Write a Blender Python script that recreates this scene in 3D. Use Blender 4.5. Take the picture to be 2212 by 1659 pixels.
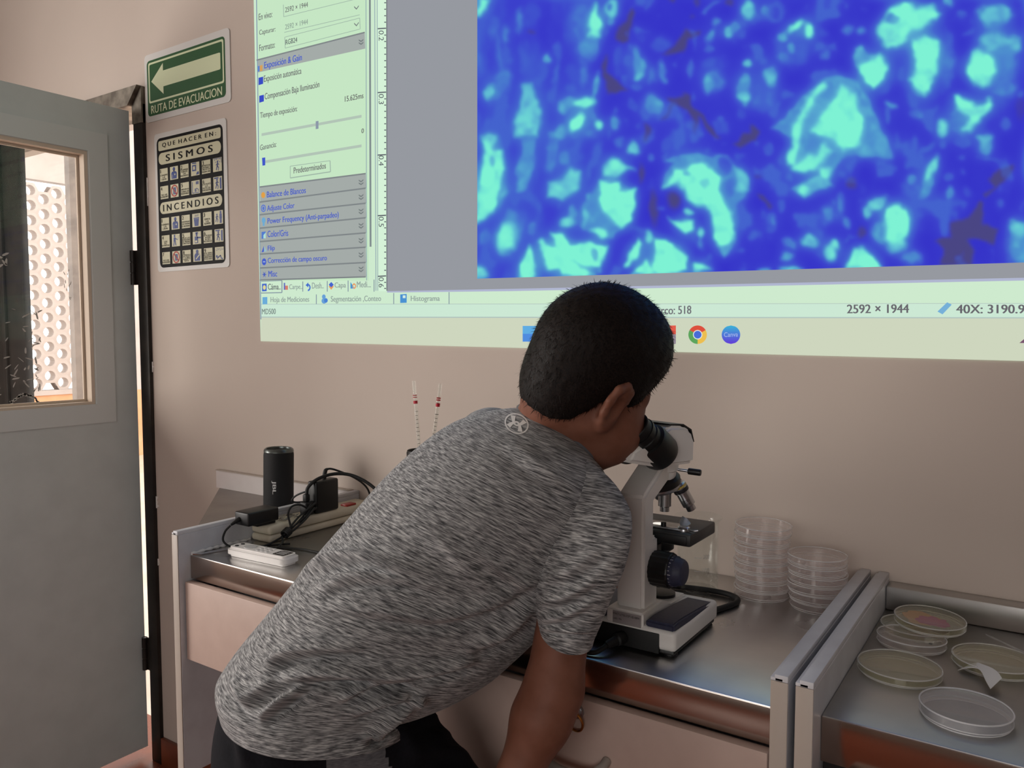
import bpy, bmesh, math, random
import numpy as np
from mathutils import Vector, Matrix, noise as mnoise

for o in list(bpy.data.objects): bpy.data.objects.remove(o)
scene = bpy.context.scene
COL = scene.collection
random.seed(7); RNG = np.random.default_rng(7)
PI = math.pi

# ------------------------------------------------------------ camera
IMG_W, IMG_H, FPX = 2212.0, 1659.0, 1716.0
CX, CY = IMG_W/2, IMG_H/2
YAW, PITCH, CAM_H = math.radians(34.2), math.radians(3.7), 1.30
FW = np.array([-math.sin(YAW)*math.cos(PITCH), math.cos(YAW)*math.cos(PITCH), -math.sin(PITCH)])
RT = np.array([math.cos(YAW), math.sin(YAW), 0.0])
UP = np.cross(RT, FW)
CAM = np.array([0.0, 0.0, CAM_H])
cam_data = bpy.data.cameras.new('camera'); cam = bpy.data.objects.new('camera', cam_data); COL.objects.link(cam)
cam.location = CAM
cam.rotation_euler = Matrix(((RT[0], UP[0], -FW[0]), (RT[1], UP[1], -FW[1]), (RT[2], UP[2], -FW[2]))).to_euler()
cam_data.sensor_fit = 'HORIZONTAL'; cam_data.sensor_width = 36.0
cam_data.lens = 36.0*FPX/IMG_W
cam_data.clip_start = 0.02
scene.camera = cam
try: scene.cycles.transparent_max_bounces = 64
except Exception: pass

def ray(x, y): return FW + RT*(x-CX)/FPX - UP*(y-CY)/FPX
def at(x, y, d): return CAM + ray(x, y)*d                       # photo pixel + depth -> place in the room
def onY(x, y, Y): r = ray(x, y); return CAM + r*(Y/r[1])
def onX(x, y, X): r = ray(x, y); return CAM + r*(X/r[0])
def onZ(x, y, Z): r = ray(x, y); return CAM + r*((Z-CAM_H)/r[2])

# ------------------------------------------------------------ view, world, daylight
vs = scene.view_settings
vs.view_transform = 'Standard'; vs.look = 'None'; vs.exposure = 0.0; vs.gamma = 1.0
vs.use_curve_mapping = False

def lin1(c):
    c = c/255.0
    return c/12.92 if c <= 0.04045 else ((c+0.055)/1.055)**2.4
def lin(r, g, b): return (lin1(r), lin1(g), lin1(b), 1.0)

world = bpy.data.worlds.new('daylight'); scene.world = world; world.use_nodes = True
bg = world.node_tree.nodes['Background']
bg.inputs[0].default_value = (1.0, 0.97, 0.93, 1.0); bg.inputs[1].default_value = 3.0

def area_light(name, loc, rot, sx, sy, power, color):
    l = bpy.data.lights.new(name, 'AREA'); l.shape = 'RECTANGLE'; l.size = sx; l.size_y = sy
    l.energy = power; l.color = color
    o = bpy.data.objects.new(name, l); COL.objects.link(o); o.location = loc; o.rotation_euler = rot
    return o
# daylight entering by the room's windows (left wall and rear wall, both behind the photographer)
area_light('window_daylight_left', (-3.36, -1.15, 1.5), (0, math.radians(-90), 0), 1.3, 1.9, 74.0, (1.0, 0.94, 0.885))
area_light('window_daylight_rear', (0.6, -3.36, 1.7), (math.radians(90), 0, 0), 2.6, 1.4, 12.0, (1.0, 0.96, 0.93))

# ------------------------------------------------------------ object helpers
def link(o, parent=None):
    COL.objects.link(o)
    if parent is not None: o.parent = parent
    return o
def tag(o, label=None, cat=None, group=None, kind=None):
    if label: o['label'] = label
    if cat: o['category'] = cat
    if group: o['group'] = group
    if kind: o['kind'] = kind
    return o
def thing(name, label, cat, loc=(0, 0, 0), group=None):
    o = bpy.data.objects.new(name, None); o.empty_display_size = 0.02
    o.location = loc; COL.objects.link(o)
    return tag(o, label, cat, group)
def shade(me, angle=0.6):
    for p in me.polygons: p.use_smooth = True
    try: me.set_sharp_from_angle(angle=angle)
    except Exception: pass
def finish(name, bm, mat, parent=None, smooth=True, angle=0.6):
    """bmesh in room coordinates -> one mesh object (origin follows its parent)."""
    if parent is not None:
        off = Vector(parent.get('_org', (0, 0, 0)))
        bmesh.ops.translate(bm, verts=bm.verts, vec=-off)
    bm.normal_update()
    me = bpy.data.meshes.new(name); bm.to_mesh(me); bm.free()
    if isinstance(mat, (list, tuple)):
        for m in mat: me.materials.append(m)
    else: me.materials.append(mat)
    if smooth: shade(me, angle)
    return link(bpy.data.objects.new(name, me), parent)
def root(name, label, cat, loc, group=None):
    o = thing(name, label, cat, loc, group); o['_org'] = tuple(float(v) for v in loc); return o
def anchor(o, loc):
    """remember where a part's own frame sits so that sub-parts can be given in room coordinates"""
    o['_org'] = tuple(float(v) for v in loc); return o
def sub(o):
    """allow o (a mesh made with finish) to take children given in room coordinates"""
    p = o.parent; o['_org'] = p['_org'] if p is not None else (0, 0, 0); return o
def set_origin(o, loc):
    """move the origin of an unparented mesh object without moving it"""
    o.data.transform(Matrix.Translation(-Vector(loc))); o.location = loc; o['_org'] = tuple(float(v) for v in loc); return o

def box(bm, x0, x1, y0, y1, z0, z1, bev=0.0, seg=2, mi=0):
    vs_ = [bm.verts.new(p) for p in ((x0,y0,z0),(x1,y0,z0),(x1,y1,z0),(x0,y1,z0),(x0,y0,z1),(x1,y0,z1),(x1,y1,z1),(x0,y1,z1))]
    fs = [bm.faces.new([vs_[i] for i in f]) for f in ((3,2,1,0),(4,5,6,7),(0,1,5,4),(1,2,6,5),(2,3,7,6),(3,0,4,7))]
    for f in fs: f.material_index = mi
    if bev > 0:
        ed = list({e for f in fs for e in f.edges})
        bmesh.ops.bevel(bm, geom=ed, offset=bev, segments=seg, profile=0.5, affect='EDGES')
    return bm
def newbm(): return bmesh.new()
def boxobj(name, mat, parent, dims, bev=0.0, seg=2):
    bm = newbm(); box(bm, *dims, bev=bev, seg=seg); return finish(name, bm, mat, parent)
def basis(d):
    d = Vector(d).normalized()
    a = Vector((0, 0, 1)) if abs(d.z) < 0.9 else Vector((1, 0, 0))
    u = d.cross(a).normalized(); v = d.cross(u).normalized()
    return d, u, v
def lathe(bm, org, axis, prof, n=32, mi=0, sx=1.0):
    """prof: list of (radius, distance along axis); radius 0 closes the end"""
    d, u, v = basis(axis); org = Vector(org); rings = []
    for r, h in prof:
        c = org + d*h
        if r <= 1e-6: rings.append([bm.verts.new(c)])
        else: rings.append([bm.verts.new(c + (u*math.cos(2*PI*k/n)*sx + v*math.sin(2*PI*k/n))*r) for k in range(n)])
    for a, b in zip(rings[:-1], rings[1:]):
        for k in range(n):
            k2 = (k+1) % n
            if len(a) == 1 and len(b) == 1: continue
            if len(a) == 1: f = bm.faces.new((a[0], b[k2], b[k]))
            elif len(b) == 1: f = bm.faces.new((a[k], a[k2], b[0]))
            else: f = bm.faces.new((a[k], a[k2], b[k2], b[k]))
            f.material_index = mi
    return bm
def recalc(bm): bmesh.ops.recalc_face_normals(bm, faces=bm.faces); return bm
def lathe_obj(name, mat, parent, org, axis, prof, n=32, angle=0.6):
    bm = newbm(); lathe(bm, org, axis, prof, n); recalc(bm); return finish(name, bm, mat, parent, angle=angle)
def prism(bm, pts, fn, d0, d1, mi=0):
    """extrude a 2-D polygon; fn(u, v, d) -> room point"""
    a = [bm.verts.new(fn(u, v, d0)) for u, v in pts]; b = [bm.verts.new(fn(u, v, d1)) for u, v in pts]
    n = len(pts)
    fs = [bm.faces.new(a), bm.faces.new(b[::-1])]
    for i in range(n):
        fs.append(bm.faces.new((a[i], b[i], b[(i+1) % n], a[(i+1) % n])))
    for f in fs: f.material_index = mi
    return bm
def prism_obj(name, mat, parent, pts, fn, d0, d1, bev=0.0, seg=2):
    bm = newbm(); prism(bm, pts, fn, d0, d1); recalc(bm)
    if bev > 0: bmesh.ops.bevel(bm, geom=list(bm.edges), offset=bev, segments=seg, profile=0.5, affect='EDGES')
    return finish(name, bm, mat, parent)
def smooth_path(pts, n=8):
    """Catmull-Rom through the points"""
    P = [Vector(p) for p in pts]; P = [P[0]*2-P[1]] + P + [P[-1]*2-P[-2]]; out = []
    for i in range(1, len(P)-2):
        for k in range(n):
            t = k/n; a, b, c, d = P[i-1], P[i], P[i+1], P[i+2]
            out.append(0.5*((2*b) + (c-a)*t + (2*a-5*b+4*c-d)*t*t + (3*b-a-3*c+d)*t**3))
    out.append(P[-2]); return out
def tube(bm, path, rad, n=10, mi=0, caps=True):
    path = [Vector(p) for p in path]; m = len(path)
    rads = rad if isinstance(rad, (list, tuple)) else [rad]*m
    t0 = (path[1]-path[0]).normalized(); _, u, v = basis(t0); rings = []
    for i, p in enumerate(path):
        t = (path[min(i+1, m-1)] - path[max(i-1, 0)]).normalized()
        u = (u - t*u.dot(t)).normalized(); v = t.cross(u)
        rings.append([bm.verts.new(p + (u*math.cos(2*PI*k/n)+v*math.sin(2*PI*k/n))*rads[i]) for k in range(n)])
    for a, b in zip(rings[:-1], rings[1:]):
        for k in range(n): bm.faces.new((a[k], a[(k+1) % n], b[(k+1) % n], b[k])).material_index = mi
    if caps:
        bm.faces.new(rings[0][::-1]).material_index = mi; bm.faces.new(rings[-1]).material_index = mi
    return bm
def tube_obj(name, mat, parent, pts, rad, n=10, k=8):
    bm = newbm(); tube(bm, smooth_path(pts, k) if k else pts, rad, n); recalc(bm); return finish(name, bm, mat, parent, angle=1.2)
def rounded(w, h, r, n=5, cx=0, cy=0):
    out = []
    for sx, sy, a0 in ((1, 1, 0), (-1, 1, 90), (-1, -1, 180), (1, -1, 270)):
        for k in range(n+1):
            a = math.radians(a0 + 90*k/n)
            out.append((cx + sx*(w/2-r) + r*math.cos(a), cy + sy*(h/2-r) + r*math.sin(a)))
    return out
_TXT = {}
def text_geo(s):
    """flat outline of a line of text: 2-D points and faces"""
    if s not in _TXT:
        cu = bpy.data.curves.new('t', 'FONT'); cu.body = s; cu.resolution_u = 4; cu.dimensions = '2D'; cu.fill_mode = 'FRONT'
        ob = bpy.data.objects.new('t', cu); COL.objects.link(ob)
        me = bpy.data.meshes.new_from_object(ob)
        V = [(v.co.x, v.co.y) for v in me.vertices]; F = [tuple(p.vertices) for p in me.polygons]
        bpy.data.objects.remove(ob); bpy.data.curves.remove(cu); bpy.data.meshes.remove(me)
        _TXT[s] = (V, F)
    return _TXT[s]
def text_quad(bm, s, fn, bold=0.0, mi=0):
    """place text so that its bounding box fills the unit square handed to fn(u,v)->point; bold widens the strokes"""
    V, F = text_geo(s)
    xs = [v[0] for v in V]; ys = [v[1] for v in V]
    x0, x1, y0, y1 = min(xs), max(xs), min(ys), max(ys)
    n = (Vector(fn(.52, .5))-Vector(fn(.5, .5))).cross(Vector(fn(.5, .6))-Vector(fn(.5, .5))).normalized()
    if n.dot(Vector(CAM)-Vector(fn(.5, .5))) < 0: n = -n
    for q, b in enumerate((-bold, 0, bold) if bold else (0,)):
        vv = [bm.verts.new(Vector(fn((x-x0+b)/(x1-x0), (y-y0)/(y1-y0)))+n*(.00008*q)) for x, y in V]
        for f in F:
            try: bm.faces.new([vv[i] for i in f]).material_index = mi
            except ValueError: pass
    return bm

# ------------------------------------------------------------ materials
def pmat(name, rgb, rough=0.5, metal=0.0, spec=0.5, trans=0.0, ior=1.45, coat=0.0):
    m = bpy.data.materials.new(name); m.use_nodes = True
    b = m.node_tree.nodes['Principled BSDF']
    b.inputs['Base Color'].default_value = lin(*rgb); b.inputs['Roughness'].default_value = rough
    b.inputs['Metallic'].default_value = metal; b.inputs['Specular IOR Level'].default_value = spec
    b.inputs['Transmission Weight'].default_value = trans; b.inputs['IOR'].default_value = ior
    b.inputs['Coat Weight'].default_value = coat
    return m
def nodes(m): return m.node_tree.nodes, m.node_tree.links, m.node_tree.nodes['Principled BSDF']
def noisy(m, rgb2, scale=30.0, amt=1.0, detail=4.0, stretch=(1, 1, 1), lo=0.35, hi=0.65, rough=None, bump=0.0, bdist=0.002, coord='Object', attr=None):
    """mix the base colour with rgb2 through noise, optionally vary roughness and add relief"""
    N, L, b = nodes(m)
    if attr:
        tc = N.new('ShaderNodeAttribute'); tc.attribute_name = attr; out = tc.outputs['Vector']
    else:
        tc = N.new('ShaderNodeTexCoord'); out = tc.outputs[coord]
    mp = N.new('ShaderNodeMapping'); mp.inputs['Scale'].default_value = stretch; L.new(out, mp.inputs['Vector'])
    nz = N.new('ShaderNodeTexNoise'); nz.inputs['Scale'].default_value = scale; nz.inputs['Detail'].default_value = detail
    L.new(mp.outputs['Vector'], nz.inputs['Vector'])
    rp = N.new('ShaderNodeValToRGB'); rp.color_ramp.elements[0].position = lo; rp.color_ramp.elements[1].position = hi
    c0 = b.inputs['Base Color'].default_value[:]
    rp.color_ramp.elements[0].color = c0; c1 = lin(*rgb2)
    rp.color_ramp.elements[1].color = tuple(c0[i]*(1-amt)+c1[i]*amt for i in range(4))
    L.new(nz.outputs['Fac'], rp.inputs['Fac']); L.new(rp.outputs['Color'], b.inputs['Base Color'])
    if rough:
        mr = N.new('ShaderNodeMapRange'); mr.inputs['To Min'].default_value = rough[0]; mr.inputs['To Max'].default_value = rough[1]
        mr.inputs['From Min'].default_value = 0.3; mr.inputs['From Max'].default_value = 0.7
        L.new(nz.outputs['Fac'], mr.inputs['Value']); L.new(mr.outputs['Result'], b.inputs['Roughness'])
    if bump:
        bp = N.new('ShaderNodeBump'); bp.inputs['Strength'].default_value = bump; bp.inputs['Distance'].default_value = bdist
        L.new(nz.outputs['Fac'], bp.inputs['Height']); L.new(bp.outputs['Normal'], b.inputs['Normal'])
    return m
def emat(name, rgb, strength=1.0):
    """light that the projector throws: gives off exactly this colour"""
    m = bpy.data.materials.new(name); m.use_nodes = True
    N, L, b = nodes(m); N.remove(b)
    e = N.new('ShaderNodeEmission'); e.inputs[0].default_value = lin(*rgb); e.inputs[1].default_value = strength
    L.new(e.outputs[0], N['Material Output'].inputs[0]); return m

M = {}
M['wall'] = noisy(pmat('wall_paint', (198, 184, 174), 0.75, spec=0.25), (195, 181, 171), 3.0, 1.0, 3.0, bump=0.10, bdist=0.001)
M['wall_out'] = noisy(pmat('outdoor_wall_paint', (184, 172, 166), 0.8), (174, 161, 154), 4.0)
M['ceiling'] = pmat('ceiling_paint_dimmed', (150, 144, 138), 0.8); M['wall_dimmed'] = pmat('wall_paint_dimmed', (112, 102, 94), 0.8)  # unseen walls and ceiling darkened to cut the light they bounce
M['floor'] = noisy(pmat('red_brown_floor', (132, 70, 47), 0.28), (106, 54, 38), 7.0, 1.0, 5.0, rough=(0.2, 0.4))
M['skirting'] = noisy(pmat('terracotta_skirting', (128, 66, 42), 0.4), (108, 54, 36), 12.0)
M['door'] = noisy(pmat('grey_door_paint', (206, 212, 211), 0.5), (200, 206, 205), 14.0, bump=0.04)
M['door_trim'] = pmat('grey_door_trim', (212, 216, 215), 0.45)
M['beige_trim'] = pmat('beige_window_bead', (214, 196, 178), 0.5)
M['frame_dark'] = noisy(pmat('steel_dark_reflection', (32, 28, 26), 0.45, 0.3), (48, 42, 38), 20.0)  # near-black colour paints the dark that the steel jamb mirrors
M['frame_bright'] = noisy(pmat('worn_steel_bright_reflection', (150, 142, 130), 0.42, 0.7), (100, 92, 84), 22.0, rough=(0.35, 0.55))  # worn steel, its lighter colour paints the brightness it mirrors
M['steel'] = noisy(pmat('brushed_steel', (206, 204, 202), 0.3, 1.0), (186, 184, 182), 5.0, 1.0, 5.0, rough=(0.24, 0.36), bump=0.02, bdist=0.001)
M['steel_dull'] = noisy(pmat('dull_steel', (176, 172, 168), 0.4, 1.0), (152, 148, 144), 5.0, 1.0, 5.0, rough=(0.34, 0.46), bump=0.02, bdist=0.001)
M['steel_edge'] = noisy(pmat('brushed_steel_apron', (186, 170, 160), 0.2, 1.0), (172, 156, 146), 4.0, 1.0, 2.0, rough=(0.14, 0.2))
M['melamine'] = noisy(pmat('white_melamine', (206, 207, 212), 0.38), (198, 198, 203), 25.0)
M['edge_band'] = pmat('grey_beige_edge_band', (176, 164, 154), 0.4)
M['laminate'] = noisy(pmat('pink_beige_laminate', (190, 166, 155), 0.5), (185, 161, 150), 30.0)
M['handle'] = pmat('grey_plastic_handle', (160, 150, 142), 0.4)
M['black'] = pmat('black_plastic', (16, 16, 17), 0.42)
M['black_soft'] = noisy(pmat('black_grille_cloth', (15, 15, 17), 0.75), (24, 24, 26), 900.0, bump=0.3, bdist=0.0004)
M['rubber'] = pmat('black_rubber', (13, 13, 14), 0.55)
M['white_pl'] = pmat('white_plastic', (235, 231, 228), 0.35)
M['cream_pl'] = noisy(pmat('cream_plastic', (205, 196, 176), 0.4), (196, 186, 166), 20.0)
M['white_enamel'] = pmat('white_enamel', (226, 222, 218), 0.3, coat=0.2)
M['navy_pl'] = noisy(pmat('navy_plastic', (50, 52, 74), 0.5), (44, 46, 66), 200.0)
M['chrome'] = pmat('chrome', (205, 205, 208), 0.14, 1.0)
M['satin'] = pmat('satin_steel', (185, 185, 188), 0.3, 1.0)
M['brass'] = pmat('brass', (170, 120, 60), 0.3, 1.0)
def clear(name, rgb, rough=0.03, edge=0.5, milk=0.03):
    """thin clear material: lets light straight through, glossy towards its edges, a little milky"""
    m = bpy.data.materials.new(name); m.use_nodes = True; N, L, b = nodes(m); N.remove(b)
    t = N.new('ShaderNodeBsdfTransparent'); t.inputs[0].default_value = lin(*rgb)
    g = N.new('ShaderNodeBsdfGlossy'); g.inputs['Color'].default_value = (1, 1, 1, 1); g.inputs['Roughness'].default_value = rough
    d = N.new('ShaderNodeBsdfDiffuse'); d.inputs[0].default_value = lin(225, 225, 225)
    lw = N.new('ShaderNodeLayerWeight'); lw.inputs['Blend'].default_value = 0.5
    pw = N.new('ShaderNodeMath'); pw.operation = 'POWER'; pw.inputs[1].default_value = 3.0; L.new(lw.outputs['Facing'], pw.inputs[0])
    mr = N.new('ShaderNodeMapRange'); mr.inputs['To Min'].default_value = 0.015; mr.inputs['To Max'].default_value = edge
    L.new(pw.outputs[0], mr.inputs['Value'])
    m1 = N.new('ShaderNodeMixShader'); L.new(mr.outputs['Result'], m1.inputs[0]); L.new(t.outputs[0], m1.inputs[1]); L.new(g.outputs[0], m1.inputs[2])
    m2 = N.new('ShaderNodeMixShader'); m2.inputs[0].default_value = milk; L.new(m1.outputs[0], m2.inputs[1]); L.new(d.outputs[0], m2.inputs[2])
    L.new(m2.outputs[0], N['Material Output'].inputs[0]); return m
M['glass'] = clear('clear_glass', (252, 253, 252), 0.03, 0.55, 0.01)
M['pane'] = clear('window_glass', (252, 252, 251), 0.03, 0.30, 0.01)
M['petri'] = clear('clear_polystyrene', (255, 254, 254), 0.08, 0.36, 0.035)
M['petri_grey'] = clear('clear_grey_polystyrene', (251, 251, 246), 0.07, 0.50, 0.02)
M['petri_milky'] = clear('milky_polystyrene', (250, 250, 251), 0.12, 0.40, 0.11)

def rim_glint_mat(name, rgb, a):
    m = bpy.data.materials.new(name); m.use_nodes = True; N, L, b = nodes(m)
    b.inputs['Base Color'].default_value = lin(*rgb); b.inputs['Roughness'].default_value = 0.12; b.inputs['Specular IOR Level'].default_value = 0.9
    t = N.new('ShaderNodeBsdfTransparent'); mx = N.new('ShaderNodeMixShader'); mx.inputs[0].default_value = a
    L.new(t.outputs[0], mx.inputs[1]); L.new(b.outputs[0], mx.inputs[2]); L.new(mx.outputs[0], N['Material Output'].inputs[0]); return m
M['rim'] = rim_glint_mat('rim_glint', (232, 230, 230), 0.42)
M['rim_glint_strong'] = rim_glint_mat('milky_rim_glint', (238, 238, 240), 0.62)
# ------------------------------------------------------------ the room
WY = 1.33                                   # room face of the wall that carries the projection
def struct(name, dims, mat, label=None, bev=0.0):
    o = boxobj(name, mat, None, dims, bev); tag(o, label, None, None, 'structure'); return o
DX0, DX1, DZ1 = -3.38, -2.2215, 1.955        # door opening
bm = newbm()
box(bm, DX1, 2.8, WY, WY+0.15, 0, 2.9); box(bm, -3.4, DX0, WY, WY+0.15, 0, 2.9); box(bm, DX0, DX1, WY, WY+0.15, DZ1, 2.9)
o = finish('wall_back', bm, M['wall'], smooth=False); tag(o, 'pinkish beige painted wall with the projected picture and two signs', None, None, 'structure')
struct('floor', (-3.4, 2.8, -3.4, WY+0.15, -0.1, 0), M['floor'], 'glossy red brown floor by the door')
struct('ceiling', (-3.55, 2.95, -3.55, WY+0.15, 2.9, 3.0), M['ceiling'], 'plain ceiling above the laboratory')
struct('wall_right', (2.8, 2.95, -3.4, WY+0.15, 0, 2.9), M['wall_dimmed'], 'plain side wall of the laboratory')
bm = newbm()
box(bm, -3.55, -3.4, -3.4, -1.4, 0, 2.9); box(bm, -3.55, -3.4, 0.4, WY+0.15, 0, 2.9)
box(bm, -3.55, -3.4, -1.4, 0.4, 0, 0.85); box(bm, -3.55, -3.4, -1.4, 0.4, 2.45, 2.9)
tag(finish('wall_left', bm, M['wall'], smooth=False), 'side wall with a wide window', None, None, 'structure')
bm = newbm()
box(bm, -3.55, -0.8, -3.55, -3.4, 0, 2.9); box(bm, 2.0, 2.95, -3.55, -3.4, 0, 2.9)
box(bm, -0.8, 2.0, -3.55, -3.4, 0, 0.95); box(bm, -0.8, 2.0, -3.55, -3.4, 2.45, 2.9)
tag(finish('wall_rear', bm, M['wall_dimmed'], smooth=False), 'rear wall with a wide window', None, None, 'structure')
def window(name, horiz, a0, a1, z0, z1, c):
    bm = newbm()
    def b(a, a2, zz0, zz1):
        if horiz: box(bm, a, a2, c-0.02, c+0.02, zz0, zz1)
        else: box(bm, c-0.02, c+0.02, a, a2, zz0, zz1)
    b(a0, a1, z0, z0+0.04); b(a0, a1, z1-0.04, z1); b(a0, a0+0.04, z0, z1); b(a1-0.04, a1, z0, z1); mid = (a0+a1)/2; b(mid-0.02, mid+0.02, z0, z1)
    tag(finish(name, bm, M['white_pl'], smooth=False), 'window frame in the wall behind the photographer', None, None, 'structure')
window('window_1', False, -1.4, 0.4, 0.85, 2.45, -3.5)
window('window_2', True, -0.8, 2.0, 0.95, 2.45, -3.5)
struct('baseboard_back', (-2.172, 2.8, WY-0.012, WY, 0, 0.085), M['skirting'], 'terracotta tile skirting along the wall', 0.003)

# ---- door frame (fixed steel profile around the opening)
fr = thing('trim_1', None, None, (0, 0, 0)); fr['kind'] = 'structure'; fr['label'] = 'steel door frame, dark reflection painted on the jamb, bright one on the worn header'
boxobj('jamb', M['frame_dark'], fr, (-2.2215, -2.174, WY-0.011, WY+0.15, 0, 1.956), 0.003)
boxobj('side_panel', M['frame_dark'], fr, (-3.38, -2.915, WY-0.012, WY+0.012, 0, 1.956), 0.003)
boxobj('jamb_rib', M['frame_dark'], fr, (-3.06, -3.035, WY-0.022, WY-0.010, 0, 1.956), 0.002)
bm = newbm(); prism(bm, [(-3.38, 1.952), (-2.2245, 1.952), (-2.174, 2.002), (-3.38, 2.002)], lambda u, v, d: Vector((u, d, v)), WY-0.025, WY+0.10); recalc(bm)
finish('header', bm, M['frame_bright'], fr, smooth=False)
bm = newbm(); prism(bm, [(-2.2215, 1.90), (-2.174, 1.90), (-2.174, 2.001), (-2.2225, 1.951)], lambda u, v, d: Vector((u, d, v)), WY-0.0125, WY-0.0); recalc(bm)
finish('lit_jamb_top', bm, M['frame_bright'], fr, smooth=False)  # jamb top coloured brighter where it catches light, not a separate plate
# flaked paint beside the jamb
bm = newbm()
for z, w, h in ((1.72, .006, .05), (1.68, .004, .03), (1.20, .005, .03), (0.80, .012, .035), (0.62, .006, .02)):
    pts = [(-2.172 + w*(0.2+random.random()*0.8)*(1 if k % 2 else 0.4), z + h*(k/6-0.5)) for k in range(7)]
    prism(bm, [(-2.1745, z-h/2)] + pts + [(-2.1745, z+h/2)], lambda u, v, d: Vector((u, d, v)), WY-0.003, WY)
recalc(bm); finish('paint_flakes', bm, M['white_pl'], fr, smooth=False)

# ---- door leaf, open at a right angle into the room
LX0, LX1, LY0, LY1, LZ0, LZ1 = -2.29, -2.25, 0.56, 1.3245, 0.035, 1.944
GY0, GY1, GZ0, GZ1 = 0.68, 1.200, 1.094, 1.806
door = root('door_1', None, None, (-2.27, LY1, 0)); door['kind'] = 'structure'; door['label'] = 'grey painted door standing open, with a large glass pane'
bm = newbm()
box(bm, LX0, LX1, LY0, GY0, LZ0, LZ1); box(bm, LX0, LX1, GY1, LY1, LZ0, LZ1)
box(bm, LX0, LX1, GY0, GY1, LZ0, GZ0); box(bm, LX0, LX1, GY0, GY1, GZ1, LZ1)
leaf = finish('leaf', bm, M['door'], door, smooth=False)
def ring_x(name, mat, parent, x0, x1, y0, y1, z0, z1, w, bev=0.0):
    """four-sided frame in a plane of constant x"""
    bm = newbm()
    for d in ((x0, x1, y0, y0+w, z0, z1), (x0, x1, y1-w, y1, z0, z1), (x0, x1, y0+w, y1-w, z0, z0+w), (x0, x1, y0+w, y1-w, z1-w, z1)):
        box(bm, *d, bev=bev, seg=1)
    return finish(name, bm, mat, parent, smooth=False)
ring_x('pane_surround', M['door_trim'], door, LX1, LX1+0.004, GY0-0.056, GY1+0.056, GZ0-0.052, GZ1+0.056, 0.055)
ring_x('glazing_bead', M['beige_trim'], door, LX0+0.012, LX1-0.002, GY0, GY1, GZ0, GZ1, 0.010)
ring_x('glazing_bead', M['beige_trim'], door, LX0+0.004, LX0+0.010, GY0, GY1, GZ0, GZ1, 0.017)
pane = boxobj('pane', M['pane'], door, (LX0+0.010, LX0+0.014, GY0+0.004, GY1-0.004, GZ0+0.004, GZ1-0.004)); sub(pane)
# smears and scratches on the glass, lower part
bm = newbm(); rs = random.Random(3)
def dab(y, z, l, w, a):
    ca, sa = math.cos(a), math.sin(a); x = LX0+0.0148
    k = [(-l/2, -w*.3), (-l*.2, -w/2), (l*.3, -w*.35), (l/2, w*.1), (l*.15, w/2), (-l*.35, w*.4)]
    bm.faces.new([bm.verts.new((x, y+u*ca-v*sa, z+u*sa+v*ca)) for u, v in k])
for k in range(46):
    dab(0.955+rs.random()*0.115, 1.115+abs(rs.gauss(0, .13)), 0.008+rs.random()*0.016, 0.0015+rs.random()*0.004, rs.random()*3)
for k in range(26): dab(0.985+k*0.0028+rs.random()*.004, 1.112+0.02*math.sin(k/25*PI)+rs.random()*.004, 0.009, 0.005, rs.random()*3)
for k in range(10): dab(1.135+rs.random()*0.02, 1.38+rs.random()*0.10, 0.006+rs.random()*.008, 0.002, 1.2+rs.random())
for k in range(5): dab(0.97+rs.random()*0.03, 1.46+rs.random()*0.05, 0.02, 0.006, rs.random()*3)
recalc(bm); finish('paint_smears', bm, pmat('dried_paint_smear', (196, 192, 186), 0.8), pane, smooth=False)
for z in (1.49, 0.33):
    h = lathe_obj('hinge', M['frame_dark'], door, (-2.2405, 1.318, z-0.05), (0, 0, 1), [(0, 0), (.008, 0), (.008, .032), (.0065, .033), (.0065, .035), (.008, .036), (.008, .064), (.0065, .065), (.0065, .067), (.008, .068), (.008, .1), (0, .1)], 14)
    sub(h); boxobj('hinge_plate', M['frame_dark'], h, (-2.262, -2.222, 1.3215, 1.3245, z-.05, z+.05))

# ------------------------------------------------------------ outside the door: landing, perforated block wall
struct('floor_landing', (-9.5, -2.1, WY+0.15, 6.5, -0.1, 0), noisy(pmat('landing_tiles', (206, 186, 170), 0.4), (196, 172, 154), 5.0), 'terracotta landing floor outside the door')
LAT = -8.0
lw = thing('wall_landing', None, None, (LAT, 4.0, 0)); lw['_org'] = (LAT, 4.0, 0.0); lw['kind'] = 'structure'; lw['label'] = 'pale landing wall with a field of round hollow blocks'
boxobj('parapet', noisy(pmat('orange_parapet', (214, 164, 124), 0.7), (204, 148, 108), 6.0), lw, (LAT-0.1, LAT+0.02, 2.6, 5.6, 0, 0.70))
boxobj('upper_wall', M['wall_out'], lw, (LAT-0.1, LAT+0.02, 2.6, 5.6, 2.74, 4.2))
boxobj('side_wall', M['wall_out'], lw, (LAT-0.1, LAT+0.02, 4.24, 5.6, 0.70, 2.74))
boxobj('coping', M['wall_out'], lw, (LAT-0.12, LAT+0.04, 2.6, 4.24, 0.70, 0.745))
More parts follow.
